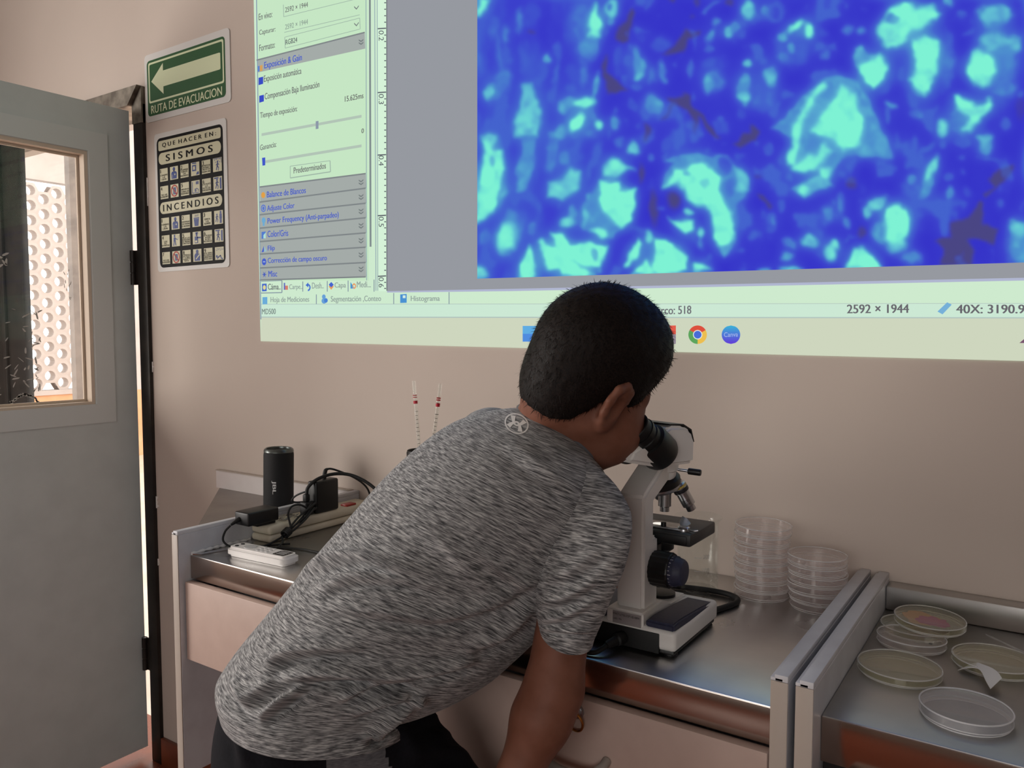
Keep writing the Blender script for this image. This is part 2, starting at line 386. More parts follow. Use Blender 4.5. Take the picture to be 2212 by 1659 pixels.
# one hollow block, shared by every copy
P_V, P_H = 0.14, 0.121
def block_mesh():
    bm = newbm(); n = 12; R = P_V/2/math.cos(PI/6); rings = []
    for x, rad in ((0.02, 'o'), (0.02, 'i'), (-0.08, 'i'), (-0.08, 'o')):
        ring = []
        for k in range(n):
            a = 2*PI*k/n
            if rad == 'i': r = 0.049
            else: r = R if k % 2 == 0 else R*math.cos(PI/6)
            ring.append(bm.verts.new((x, r*math.cos(a), r*math.sin(a))))
        rings.append(ring)
    for a, b in zip(rings[:-1], rings[1:]):
        for k in range(n): bm.faces.new((a[k], a[(k+1) % n], b[(k+1) % n], b[k]))
    recalc(bm); me = bpy.data.meshes.new('hollow_block'); bm.to_mesh(me); bm.free(); me.materials.append(M['wall_out']); return me
bmsh = block_mesh()
for c in range(8):
    for r in range(14):
        y = 3.46 + c*P_H; z = 0.815 + r*P_V + (P_V/2 if c % 2 else 0)
        if z > 2.68: continue
        ob = bpy.data.objects.new('hollow_block', bmsh); link(ob, lw); ob.location = (0, y-4.0, z)
col = struct('trim_2', (-5.56, -5.50, 2.805, 2.875, 0, 2.62), noisy(pmat('weathered_grey_post', (128, 116, 108), 0.6), (106, 96, 90), 8.0), 'grey post on the landing seen through the door pane')
# ------------------------------------------------------------ picture thrown on the wall by the projector
SCR = root('projected_screen', 'large projected computer screen showing a blue stained microscope picture', 'projection', (-0.9, WY, 1.0))
def S(px, py, layer=0): return Vector(onY(px, py, WY - 0.0015 - 0.0006*layer))
_EM = {}
def em(rgb):
    if rgb not in _EM: _EM[rgb] = emat('projected_light_%d_%d_%d' % rgb, rgb)
    return _EM[rgb]
def spoly(bm, pts, layer=1, mi=0):
    f = bm.faces.new([bm.verts.new(S(x, y, layer)) for x, y in pts]); f.material_index = mi
    f.normal_update()
    if f.normal.y > 0: f.normal_flip()
    return f
def spanel(name, pts, rgb, layer=1, parent=None):
    bm = newbm(); spoly(bm, pts, layer); return finish(name, bm, em(rgb), parent or SCR, smooth=False)
def sline(bm, x0, y0, x1, y1, w, layer=3, mi=0):
    """thin stripe, w photo pixels high (or wide when upright)"""
    if abs(x1-x0) > abs(y1-y0): spoly(bm, [(x0, y0-w/2), (x1, y1-w/2), (x1, y1+w/2), (x0, y0+w/2)], layer, mi)
    else: spoly(bm, [(x0-w/2, y0), (x0+w/2, y0), (x1+w/2, y1), (x1-w/2, y1)], layer, mi)
def sdisc(bm, x, y, rx, ry, layer=4, mi=0, a0=0, a1=360, n=20, r0=0.0):
    ang = [math.radians(a0+(a1-a0)*k/n) for k in range(n+1)]
    out = [(x+rx*math.cos(a), y-ry*math.sin(a)) for a in ang]
    if r0 > 0: spoly(bm, out + [(x+rx*r0*math.cos(a), y-ry*r0*math.sin(a)) for a in reversed(ang)], layer, mi)
    else: spoly(bm, out[:-1] if a1-a0 >= 360 else out + [(x, y)], layer, mi)
def stext(s, x0, y0, x1, y1, h, rgb, bold=0.0, layer=4, name='screen_text', desc=0.0):
    """text between two baseline points; h = height of the letters in photo pixels; desc = share hanging below the line"""
    bm = newbm()
    def fn(u, v):
        x = x0+(x1-x0)*u; y = y0+(y1-y0)*u
        return S(x, y + h*desc - h*v, layer)
    text_quad(bm, s, fn, bold)
    bmesh.ops.recalc_face_normals(bm, faces=bm.faces)
    return finish(name, bm, em(rgb), SCR, smooth=False)

MINT, PANEL, PALE, TASK = (206, 234, 206), (198, 230, 196), (214, 242, 216), (206, 214, 190)
GREYW, BAR, INK, INKB = (150, 153, 160), (164, 171, 168), (110, 112, 112), (70, 92, 196)
spanel('desktop', [(541, -340), (2680, -340), (2680, 792), (563, 737)], MINT, 0)
spanel('side_panel', [(548, -340), (793, -340), (797, 606), (563, 606)], PANEL, 1)
spanel('workspace', [(836, -340), (2680, -340), (2680, 590), (2212, 600), (1100, 624), (836, 629)], GREYW, 1)
spanel('workspace_edge', [(836, 629), (1100, 624), (2212, 600), (2680, 590), (2680, 594), (2212, 606), (1100, 629), (836, 632)], (176, 182, 208), 1)
spanel('status_row', [(564, 657), (2680, 655), (2680, 686), (564, 685)], (204, 232, 212), 1)
spanel('taskbar', [(564, 685), (2212, 686), (2680, 687), (2680, 792), (563, 737)], TASK, 1)
bm = newbm(); sline(bm, 564, 685, 2680, 687, 2.5, 2); sline(bm, 564, 657, 2680, 655, 1.2, 2); finish('status_rule', bm, em((178, 196, 190)), SCR, smooth=False)
spanel('ruler', [(815, -340), (836, -340), (836, 629), (818, 629)], PALE, 2)
bm = newbm()
maj = [62-140, 62, 200, 335, 466, 597]
for i, y in enumerate(maj):
    sline(bm, 816, y, 834, y-1, 2.6, 3)
    for j in range(1, 10):
        st = (maj[i+1]-y)/10 if i+1 < len(maj) else 13.0
        if y+st*j < 627: sline(bm, 830, y+st*j, 834, y+st*j, 2.2, 3)
sline(bm, 835, -340, 835.5, 628, 1.6, 3)
finish('ruler_ticks', bm, em((92, 96, 104)), SCR, smooth=False)
for s, y in (('0.2', 77), ('0.3', 214), ('0.4', 347), ('0.5', 479), ('0.6', 610)):
    bm = newbm(); text_quad(bm, s, lambda u, v: S(818+11*v, y-11+22*u, 4)); recalc(bm); finish('ruler_number', bm, em((84, 90, 98)), SCR, smooth=False)
bm = newbm(); sline(bm, 798, -340, 800.5, 533, 4.0, 3); finish('scroll_bar', bm, em((126, 138, 140)), SCR, smooth=False)
bm = newbm(); sline(bm, 789.5, -340, 792, 606, 1.4, 3); sline(bm, 808, -340, 812, 628, 1.5, 3); sline(bm, 814, -340, 816, 628, 1.2, 3); sline(bm, 549.5, -340, 563.5, 690, 2.2, 3)
finish('panel_rules', bm, em((140, 160, 176)), SCR, smooth=False)
# section bars
rows = [(404, 375), (436.6, 406.5), (464, 439), (493, 470.4), (522, 503), (549, 534), (579, 567), (605, 598)]
spanel('section_bar', [(554.5, 130), (788, 70), (789, 105), (555.7, 157)], BAR, 2)
for (l0, r0), (l1, r1) in zip(rows[:-1], rows[1:]):
    spanel('section_bar', [(561, l0), (790, r0), (791, r1), (562, l1)], BAR, 2)
def one(name, rgb, fn):
    bm = newbm(); fn(bm); return finish(name, bm, em(rgb), SCR, smooth=False)
one('section_rule', (128, 134, 136), lambda b: sline(b, 554, 130, 788, 70, 3.2, 3))
for l, r in rows: one('section_rule', (128, 134, 136), lambda b: sline(b, 561, l, 790, r, 3.2, 3))
for y in (90, 393, 425, 456, 487, 519, 550, 581):
    for d in (-3, 3): one('chevron', (118, 126, 126), lambda b: spoly(b, [(775, y+d-2), (780, y+d+1), (785, y+d-3), (785, y+d), (780, y+d+4), (775, y+d+1)], 4))
for x, y in ((770, 52), (770, 16)): one('chevron', (118, 126, 126), lambda b: spoly(b, [(765, y-3), (770, y+2), (775, y-5), (775, y-2), (770, y+5), (765, y)], 4))
for a in ((614, 36, 777, -4, 1.3), (616, 80, 777, 39, 1.3), (616, 104, 777, 63, 1.3), (614, 70, 777, 32, 1.3), (615, 80, 616, 104, 1.3), (777, 39, 778, 63, 1.3), (612, 10, 613, 37, 1.3), (777, -30, 778, -3, 1.3),
          (627, 359, 713, 347, 1.4), (627, 384.5, 714, 371, 2.2), (627, 359, 627, 384.5, 1.4), (713, 347, 714, 371, 1.8)): one('box_outline', (158, 180, 166), lambda b: sline(b, *a, 3))
bm = newbm(); sline(bm, 565, 291, 781, 251, 6, 3); sline(bm, 570, 350, 781, 315, 6, 3); finish('slider_track', bm, em((178, 196, 182)), SCR, smooth=False)
spanel('slider_handle', [(682, 262), (688, 261), (688, 278), (682, 279)], (140, 152, 168), 4)
spanel('slider_handle', [(566, 341), (573, 340), (573, 357), (567, 358)], (66, 88, 200), 4)
spanel('check_box', [(558.5, 168), (568.5, 165.5), (568.5, 181), (558.5, 184)], (58, 76, 196), 4)
spanel('check_box', [(560, 207), (570, 204.5), (570, 219), (560, 222)], (58, 76, 196), 4)
for a in (('En vivo:', 559, 44, 588, 37, 14, INK), ('2592 × 1944', 616, 27, 665, 15, 11, INK), ('Capturar:', 560, 79, 595, 71, 14, INK), ('2592 × 1944', 616, 64, 665, 52, 11, (140, 160, 148)),
          ('Formato:', 560, 111, 594, 103, 14, INK), ('RGB24', 617, 97, 642, 91, 11, (90, 96, 100)), ('15.625ms', 745, 220, 785, 212, 12, (100, 100, 100)), ('0', 781, 288, 786, 287, 10, (100, 100, 100)),
          ('Ganancia:', 562, 325, 597, 317, 12, INK)):
    stext(a[0], *a[1:6], a[6], 0.022)
for a in (('Exposición & Gain', 571, 149, 652, 131, 19, INKB, .2), ('Exposición automática', 570, 178, 651, 160, 18, INK, .2), ('Compensación Baja Iluminación', 572, 216, 690, 189, 18, INK, .2),
          ('Tiempo de exposición:', 562, 256, 642, 241, 16, INK, .2), ('Predeterminados', 634.5, 375, 704, 364, 13, INK, 0),
          ('Balance de Blancos', 576.6, 427, 660.5, 417, 13, INKB, 0), ('Adjuste Color', 577, 456.7, 636, 450, 16, INKB, .2), ('Power Frequency (Anti-parpadeo)', 578, 484, 731.6, 469.7, 16, INKB, .2),
          ('Color/Gris', 578, 512.6, 622.5, 509.7, 14, INKB, 0), ('Flip', 578.6, 542, 593.5, 541, 14, INKB, .2), ('Corrección de campo oscuro', 578.6, 569, 706, 563, 15, INKB, .2), ('Misc', 580, 598, 598.6, 597.5, 13, INKB, 0)):
    stext(a[0], *a[1:6], a[6], 0.026, desc=a[7])
G2 = (146, 162, 156)
for a in (('Cáma..', 579, 626, 606, 625.5, 13, (100, 108, 110), 0), ('Carpe..', 625, 625.4, 653, 624.7, 14, G2, .2), ('Desh..', 674, 623.5, 699, 623, 13, G2, 0), ('Capa', 723, 622, 747, 621.8, 15, G2, .2), ('Medi...', 771, 621, 801, 620.6, 13, G2, 0),
          ('Hoja de Mediciones', 584.6, 653.6, 667.8, 652.4, 15, G2, .2), ('Segmentación ,Conteo', 714.8, 652.4, 823, 651, 16, G2, .2), ('Histograma', 887.6, 651, 949.8, 650.5, 15, G2, .2), ('MD500', 566, 679, 595.5, 678.5, 12, (118, 134, 130), 0),
          ('Marco: 518', 1405, 680, 1493, 678, 18, (112, 112, 118), 0), ('2592 × 1944', 1830, 677, 1963, 676, 19, (104, 102, 108), 0), ('40X: 3190.99', 2066, 677, 2228, 677, 19, (104, 102, 108), 0)):
    stext(a[0], *a[1:6], a[6], 0.026, desc=a[7])
for a in ((564, 608, 609, 606, 1.4), (564, 633, 609, 632, 2), (609, 606, 609, 632, 2), (654, 608, 654, 630, 1.8), (707, 607, 707, 630, 1.8), (752, 606, 752, 630, 1.8), (808, 604, 808, 630, 1.8), (683.4, 636, 683.4, 657, 1.8), (850.5, 633, 850.5, 657, 1.8), (970, 631, 970, 657, 1.8)):
    one('tab_rule', (132, 148, 162), lambda b: sline(b, *a, 3))
def icon(name, draw, cols):
    bm = newbm(); draw(bm); return finish(name, bm, [em(c) for c in cols], SCR, smooth=False)
icon('screen_icon', lambda b: (spoly(b, [(557, 143), (561, 142), (561, 154), (557, 155)], 4, 0), spoly(b, [(561, 142), (567, 140), (567, 153), (561, 154)], 4, 1)), [(90, 130, 205), (214, 160, 90)])
icon('screen_icon', lambda b: sdisc(b, 568.5, 421.5, 4.3, 6.5, 4, 0), [(224, 160, 72)])
icon('screen_icon', lambda b: (sdisc(b, 569, 450, 5.5, 8, 4, 0, r0=.7), sdisc(b, 569, 450, 2.4, 4, 4, 0)), [(88, 118, 206)])
icon('screen_icon', lambda b: (sdisc(b, 569.5, 476, 4, 6.5, 4, 0), spoly(b, [(567.5, 481), (571.5, 481), (571.5, 488), (567.5, 488)], 4, 0)), [(110, 170, 210)])
icon('screen_icon', lambda b: (spoly(b, [(565, 501), (574, 500), (574, 515), (565, 516)], 4, 0), spoly(b, [(569, 508), (574, 502), (574, 515), (569, 515)], 5, 1)), [(84, 124, 204), (176, 222, 214)])
icon('screen_icon', lambda b: (spoly(b, [(570, 531), (570, 544), (565, 545)], 4, 0), spoly(b, [(571, 531), (576, 543), (571, 544)], 4, 1)), [(72, 96, 200), (150, 190, 205)])
icon('screen_icon', lambda b: (sdisc(b, 570.5, 565.5, 4.8, 7.5, 4, 0), spoly(b, [(568, 564.5), (573, 564.5), (573, 566.5), (568, 566.5)], 5, 1)), [(72, 96, 200), (170, 190, 220)])
icon('screen_icon', lambda b: [spoly(b, [(571+1.2*math.cos(a+1.57), 593-1.8*math.sin(a+1.57)), (571+5.5*math.cos(a), 593-8*math.sin(a)), (571-1.2*math.cos(a+1.57), 593+1.8*math.sin(a+1.57))], 4, 0) for a in [k*PI/3 for k in range(6)]], [(76, 96, 186)])
icon('screen_icon', lambda b: (spoly(b, [(566, 613), (576, 612.5), (576, 629), (566, 629.5)], 4, 0), sdisc(b, 571, 621, 3.2, 5, 5, 1)), [(70, 104, 200), (224, 214, 150)])
icon('screen_icon', lambda b: (spoly(b, [(613, 611), (616, 611), (616, 626), (613, 626)], 4, 0), spoly(b, [(616, 617), (622, 617), (622, 626), (616, 626)], 4, 1)), [(96, 110, 190), (214, 130, 110)])
icon('screen_icon', lambda b: (sdisc(b, 665, 621, 6, 8, 4, 0, -90, 110, 14, .55), spoly(b, [(660, 616), (666, 610), (666, 621)], 4, 0)), [(70, 112, 205)])
icon('screen_icon', lambda b: (spoly(b, [(710, 615), (715.5, 609), (721, 615), (715.5, 621)], 5, 0), spoly(b, [(710, 619), (715.5, 626), (721, 619), (715.5, 613)], 4, 1)), [(70, 100, 205), (230, 160, 90)])
icon('screen_icon', lambda b: (spoly(b, [(757, 609), (766, 623), (757, 623.5)], 4, 0), sdisc(b, 765, 618, 4, 6, 4, 1, r0=.5)), [(70, 150, 205), (232, 150, 90)])
icon('screen_icon', lambda b: spoly(b, [(567, 642), (577.5, 641.5), (577.5, 657), (567, 657.5)], 4, 0), [(108, 172, 216)])
icon('screen_icon', lambda b: (sdisc(b, 699.5, 641, 4, 5, 4, 0), sdisc(b, 700, 650, 5.5, 6, 4, 0), sdisc(b, 704, 649, 4, 5, 5, 1)), [(104, 160, 214), (76, 130, 210)])
icon('screen_icon', lambda b: (spoly(b, [(864.5, 636), (878.5, 635), (878.5, 654), (864.5, 654.5)], 4, 0), spoly(b, [(870, 638), (876, 638), (876, 644), (870, 644)], 5, 1)), [(74, 146, 210), (210, 236, 226)])
icon('screen_icon', lambda b: spoly(b, [(2025, 673), (2046, 653), (2056, 658), (2036, 679)], 4, 0), [(118, 176, 216)])
icon('taskbar_icon', lambda b: (spoly(b, [(1129, 704), (1160, 704), (1160, 721), (1129, 721)], 4, 0), spoly(b, [(1129, 721), (1160, 721), (1160, 738), (1129, 738)], 4, 1)), [(96, 172, 226), (80, 140, 222)])
icon('taskbar_icon', lambda b: (spoly(b, [(1400, 704), (1460, 703), (1460, 722), (1400, 722)], 4, 0), spoly(b, [(1400, 722), (1460, 722), (1460, 743), (1400, 742)], 4, 1)), [(226, 92, 76), (150, 140, 152)])
def browser(b):
    sdisc(b, 1507, 723, 20, 20, 4, 0, 30, 150, 16, .5); sdisc(b, 1507, 723, 20, 20, 4, 1, 150, 270, 16, .5); sdisc(b, 1507, 723, 20, 20, 4, 2, -90, 30, 16, .5)
    sdisc(b, 1507, 723, 10.2, 10.2, 4, 3); sdisc(b, 1507, 723, 8.4, 8.4, 5, 4)
icon('taskbar_icon', browser, [(220, 80, 62), (92, 164, 92), (236, 190, 80), (226, 236, 226), (72, 108, 214)])
def canva(b):
    for k in range(20):
        y0, y1 = -20+2*k, -18+2*k
        w0, w1 = math.sqrt(max(0, 400-y0*y0)), math.sqrt(max(0, 400-y1*y1))
        p = [(1579-w0, 723+y0), (1579+w0, 723+y0), (1579+w1, 723+y1), (1579-w1, 723+y1)]
        if w0 < .1: p = p[1:]
        if w1 < .1: p = p[:-1]
        spoly(b, p, 4, k)
icon('taskbar_icon', canva, [(60+2*k, 176-6*k, 214) for k in range(20)])
stext('Canva', 1564, 728, 1594, 727, 10, (170, 190, 236), 0.0, 5, 'icon_text')
icon('taskbar_icon', lambda b: spoly(b, [(2202, 741), (2222, 724), (2226, 741)], 4, 0), [(120, 84, 110)])

# ---- the microscope picture: a fine sheet of light whose colour is worked out point by point
def micrograph():
    xs = np.concatenate([np.arange(1031, 2215, 2.8), np.arange(2222, 2600, 12.0)])
    ys = np.concatenate([np.arange(-330, -8, 12.0), np.arange(-2, 603.5, 2.8)])
    tx = xs[None, :].repeat(len(ys), 0); fy = np.linspace(0, 1, len(ys))
    bot = 602 - (xs-1031)*(35/1181.0)
    yn = (ys-ys[0])/(ys[-1]-ys[0])
    ty = -330 + yn[:, None]*(bot+330)[None, :]
    X, Y = tx.copy(), ty.copy()
    # smooth value noise
    def vnoise(x, y, seed, sc):
        r = np.random.default_rng(seed); G = r.random((64, 64)); u, v = x/sc, y/sc
        i, j = np.floor(u).astype(int), np.floor(v).astype(int); a, b = u-i, v-j; a = a*a*(3-2*a); b = b*b*(3-2*b)
        g = lambda p, q: G[p % 64, q % 64]
        return (g(i, j)*(1-a)+g(i+1, j)*a)*(1-b) + (g(i, j+1)*(1-a)+g(i+1, j+1)*a)*b
    wx = (vnoise(X, Y, 1, 26)-.5)*9 + (vnoise(X, Y, 2, 11)-.5)*5; wy = (vnoise(X, Y, 3, 26)-.5)*9 + (vnoise(X, Y, 4, 11)-.5)*5
    X = X+wx; Y = Y+wy
    V = 0.02 + 0.10*vnoise(X, Y*0.6, 5, 40)*vnoise(X, Y, 6, 90) ; D = np.zeros_like(V)
    left = np.clip((1330-X)/120, 0, 1); V = V + left*(0.30*vnoise(X*2.4-Y*.25, Y*0.35, 12, 40)*vnoise(X, Y, 13, 70)*1.6)
    tex = 0.80 + 0.30*vnoise(X, Y, 7, 17) + 0.10*vnoise(X, Y, 8, 7)
    CR = {'A': (1020, 0, 5.53), 'B': (1420, 0, 5.53), 'C': (1812, 0, 5.53), 'D': (1020, 300, 5.185), 'E': (1420, 300, 5.185), 'F': (1812, 300, 5.185), 'G': (1020, 0, 1.8557)}
    def put(m, val, dark=False, cut=False):
        nonlocal V, D
        if dark: D = np.maximum(D, m*val)
        elif cut: V = V*(1-m)+val*m
        else: V = np.maximum(V, V*(1-m)+m*val*np.clip(tex, .5, 1.12))
    def ell(c, x, y, rx, ry, val, ang=0, soft=.55, **k):
        ox, oy, s = CR[c]; cx, cy = ox+x/s, oy+y/s; rx, ry = rx/s, ry/s; a = math.radians(ang)
        dx, dy = X-cx, Y-cy; u = (dx*math.cos(a)-dy*math.sin(a))/rx; v = (dx*math.sin(a)+dy*math.cos(a))/ry
        r = np.sqrt(u*u+v*v); m = np.clip((1+soft-r)/(2*soft), 0, 1); put(m*m*(3-2*m), val, **k)
    def poly(c, pts, val, soft=6.0, **k):
        ox, oy, s = CR[c]; P = np.array([(ox+x/s, oy+y/s) for x, y in pts])
        x0, y0 = P.min(0)-soft*1.5; x1, y1 = P.max(0)+soft*1.5
        sel = (X > x0) & (X < x1) & (Y > y0) & (Y < y1); px, py = X[sel], Y[sel]
        ins = np.zeros(px.shape, bool); dm = np.full(px.shape, 1e9)
        for (ax, ay), (bx, by) in zip(P, np.roll(P, -1, 0)):
            cond = ((ay > py) != (by > py)); xi = ax+(py-ay)*(bx-ax)/((by-ay) if abs(by-ay) > 1e-9 else 1e-9); ins ^= cond & (px < xi)
            ex, ey = bx-ax, by-ay; t = np.clip(((px-ax)*ex+(py-ay)*ey)/(ex*ex+ey*ey+1e-9), 0, 1)
            dm = np.minimum(dm, np.hypot(px-ax-t*ex, py-ay-t*ey))
        sd = np.where(ins, dm, -dm); q = np.clip(.5+sd/(2*soft), 0, 1); m = np.zeros_like(V); m[sel] = q*q*(3-2*q); put(m, val, **k)
    for e in (('A',150,500,90,400,.20,-15),('A',240,330,60,130,.36,-10),('A',410,420,45,120,.42),('A',560,240,50,150,.40,-8),('A',700,180,120,200,.22,-20),('A',420,650,50,120,.30),
              ('A',300,1050,150,210,.42,-20),('A',370,930,100,90,.46),('A',210,1110,55,100,.72,-20),('A',900,690,35,60,.56,-12),('A',840,850,60,180,.32,-10),('A',1000,900,40,150,.34,-8),('A',1030,620,50,120,.30),
              ('A',1330,250,170,330,.38),('A',1360,590,120,110,.52,-30),('A',1430,560,90,160,.50,-20),('A',1330,850,55,260,.38),('A',1250,900,120,200,.22),('A',1660,110,85,125,.78),('A',1665,275,60,55,.60),('A',1590,370,60,50,.30),
              ('A',1470,1030,50,170,.58,-10),('A',1180,1060,90,60,.30),('A',1340,1230,140,65,.95),('A',1090,1300,80,75,.66),('A',1190,1230,120,80,.56),('A',1250,1460,75,150,1.0,-35),('A',1430,1330,70,160,.45),('A',1510,1500,50,80,.86),
              ('A',1710,1460,52,90,.50),('A',1030,1580,110,80,.60,30),('A',1300,1580,260,100,.40),('A',200,1650,100,60,.8),('A',1960,640,48,100,.46),('A',1990,800,95,130,.60),('A',1980,910,60,45,.66),('A',1970,1030,65,50,.36),
              ('A',1740,680,80,160,.24),('A',1760,850,60,80,.2),('A',2150,900,60,100,.36),('A',2150,1260,100,150,.48),('A',1920,1250,50,90,.26,30),('A',2100,50,40,70,.26),('A',2030,450,60,120,.16),
              ('B',1130,180,150,110,.34),('B',1080,100,85,110,.84),('B',1390,140,130,150,.36),('B',1290,100,45,50,.46),('B',710,260,45,50,.42),('B',950,320,55,65,.46),('B',860,380,60,65,.76),('B',640,430,45,110,.50,-35),('B',600,590,60,45,.36),
              ('B',1620,560,230,240,.32),('B',1640,310,120,50,.92,38),('B',1800,360,65,105,.98,12),('B',1500,440,50,55,.60,-30),('B',1620,580,45,60,.62),('B',1530,700,90,60,.42),('B',1940,390,90,80,.26),('B',2010,650,50,60,.36,-30),
              ('B',650,820,170,160,.22),('B',400,820,40,110,.40),('B',620,760,60,50,.32),('B',700,980,110,120,.46),('B',605,1010,55,110,.62),('B',60,850,50,150,.44),('B',90,970,45,50,.46),('B',20,1270,60,110,.56),('B',40,520,120,100,.26),
              ('B',1260,1130,210,220,.32),('B',1080,770,60,45,.70,20),('B',1050,980,70,100,.56),('B',1015,1080,75,130,.54),('B',1040,1170,60,70,.76),('B',1360,900,75,115,.66),('B',1250,1180,110,120,.38),('B',1010,1350,55,80,.22),('B',1890,880,80,45,.32,30),
              ('C',110,370,70,70,.42),('C',270,370,55,65,.46),('C',1300,20,80,70,.62),('C',820,330,380,250,.48,25),('C',1280,720,110,330,.42),('C',1000,800,260,420,.34),('C',1900,720,260,520,.46),('C',1800,180,140,150,.66),('C',1960,160,120,120,.66),
              ('C',1860,500,180,110,.68),('C',2080,520,110,100,.68),('C',1690,820,160,225,1.0,0,.3),('C',1480,1420,200,260,.45),('C',1250,1540,75,100,.86),('C',640,1250,75,42,.52,-35),('C',600,1350,40,120,.34),('C',940,1350,95,70,.42),('C',2000,1080,120,80,.45),('C',1750,1640,100,60,.7)): ell(*e[:6], *(e[6:] if len(e) > 6 else ()))
    poly('A', [(75,0),(210,0),(150,110),(80,190),(60,190),(60,0)], .98, 8)
    poly('A', [(600,1000),(700,1000),(760,1150),(830,1300),(820,1500),(800,1659),(480,1659),(500,1450),(540,1250)], .74, 9)
    poly('A', [(1465,20),(1500,80),(1540,300),(1530,430),(1380,430),(1400,250)], 1.0, 9)
    poly('B', [(740,0),(570,190),(520,160),(690,0)], .42, 5); ell('B',1410,150,45,75,.06, cut=True); ell('A',1640,90,28,40,.4, cut=True)
    poly('C', [(600,130),(760,30),(1000,80),(1130,50),(1230,150),(1150,240),(1000,350),(860,410),(760,530),(580,570),(440,430),(480,310)], .96, 9); ell('C',640,220,70,42,.45, cut=True)
    poly('C', [(170,570),(300,550),(380,650),(500,610),(610,780),(560,950),(430,1080),(330,1010),(240,880),(180,740)], .62, 5); poly('C', [(270,780),(400,730),(480,650),(580,860),(510,1000),(420,1060),(310,980),(240,850)], 1.0, 7)
    poly('C', [(900,480),(1040,400),(1190,490),(1190,750),(1130,970),(1010,1130),(900,1060),(820,970),(890,820)], 1.0, 9)
    poly('C', [(1370,1160),(1450,1130),(1650,1250),(1800,1190),(1840,1250),(1700,1450),(1560,1570),(1470,1560),(1560,1400),(1400,1290)], .96, 9)
    poly('G', [(1405,308),(1470,300),(1545,318),(1600,400),(1660,540),(1682,628),(1590,632),(1500,630),(1430,692),(1290,692),(1262,660),(1280,560),(1198,512)], .56, 6)
    poly('G', [(1480,350),(1540,375),(1562,480),(1560,580),(1490,606),(1450,560),(1360,525),(1410,440)], 1.0, 8); poly('G', [(1290,660),(1330,470),(1415,345),(1395,322),(1340,400),(1285,520),(1262,655)], .9, 7); poly('G', [(1270,680),(1330,640),(1420,560),(1440,610),(1360,690)], .92, 7); ell('G',1370,580,25,40,.5, cut=True)
    for e in (('D',880,150,55,200,.46,-8),('D',1100,200,160,130,.36),('D',1050,220,60,70,.50),('D',420,1050,150,270,.55,-10),('D',370,1110,100,160,.98,-20),('D',150,1100,80,130,.42),('D',1580,320,115,110,.86),('D',1810,100,68,85,.82),('D',1640,40,60,60,.42),
              ('D',2000,200,40,50,.36),('D',1060,940,100,60,.76),('D',1110,850,50,110,.60,-15),('D',1250,880,38,130,.70,-8),('D',1300,640,30,45,.65),('D',1420,1040,130,55,.92,-22),('D',100,1500,80,90,.86),('D',1975,1090,48,80,.82),('D',1420,1480,25,35,.62),('D',670,1000,60,80,.46),('D',700,1150,60,120,.35)): ell(*e[:6], *(e[6:] if len(e) > 6 else ()))
    poly('D', [(550,0),(720,0),(680,300),(600,600),(500,600),(470,380),(560,150)], .56, 8)
    poly('D', [(100,20),(230,20),(230,100),(330,120),(370,330),(330,600),(230,820),(40,970),(40,700),(100,400),(120,150)], 1.0, 8); ell('D',210,260,30,60,.6, cut=True)
    poly('D', [(370,330),(420,620),(300,780),(300,500)], .66, 8)
    poly('D', [(840,490),(1000,440),(1100,330),(1230,350),(1180,550),(1020,710),(850,650)], .78, 9)
    poly('D', [(1600,240),(1810,340),(1600,420),(1480,400)], .82, 8)
    poly('D', [(1290,600),(1440,430),(1840,560),(1800,900),(1600,1120),(1180,1000),(1250,750)], .54, 8); poly('D', [(1440,430),(1560,480),(1680,480),(1650,580),(1830,560),(1820,750),(1780,930),(1680,1000),(1560,920),(1460,820),(1420,650)], 1.05, 6)
    poly('D', [(870,1030),(1000,1050),(1090,1190),(1300,1170),(1540,1190),(1440,1430),(1370,1500),(1380,1540),(1010,1540),(960,1460),(830,1450),(790,1280),(750,1180),(800,1130),(880,1220),(920,1200)], 1.04, 6); ell('D',1360,1300,40,60,.5, cut=True); poly('D', [(1150,1350),(1300,1440),(1400,1420),(1440,1470),(1340,1520)], .4, 5, cut=True); ell('D',920,1510,60,50,.25, cut=True)
    poly('D', [(640,1190),(740,1420),(700,1560),(510,1560),(520,1400)], 1.02, 6)
    poly('D', [(1850,1090),(1900,1150),(1870,1320),(1760,1430),(1680,1440),(1760,1250)], 1.0, 6); poly('D', [(1960,1330),(2080,1510),(1770,1520),(1900,1400)], 1.0, 6)
    poly('E', [(55,590),(70,400),(170,280),(60,250),(160,190),(270,165),(480,145),(600,175),(800,195),(900,330),(1030,460),(1035,600),(880,740),(860,1000),(885,1080),(860,1200),(750,1350),(640,1200),(590,1000),(570,800),(330,720),(290,590),(180,530)], .55, 4)
    poly('E', [(80,540),(180,370),(300,320),(400,280),(520,270),(620,370),(700,400),(700,600),(800,780),(860,1050),(800,1170),(700,1190),(620,1080),(600,850),(520,720),(350,700),(310,560),(200,500)], 1.03, 7)
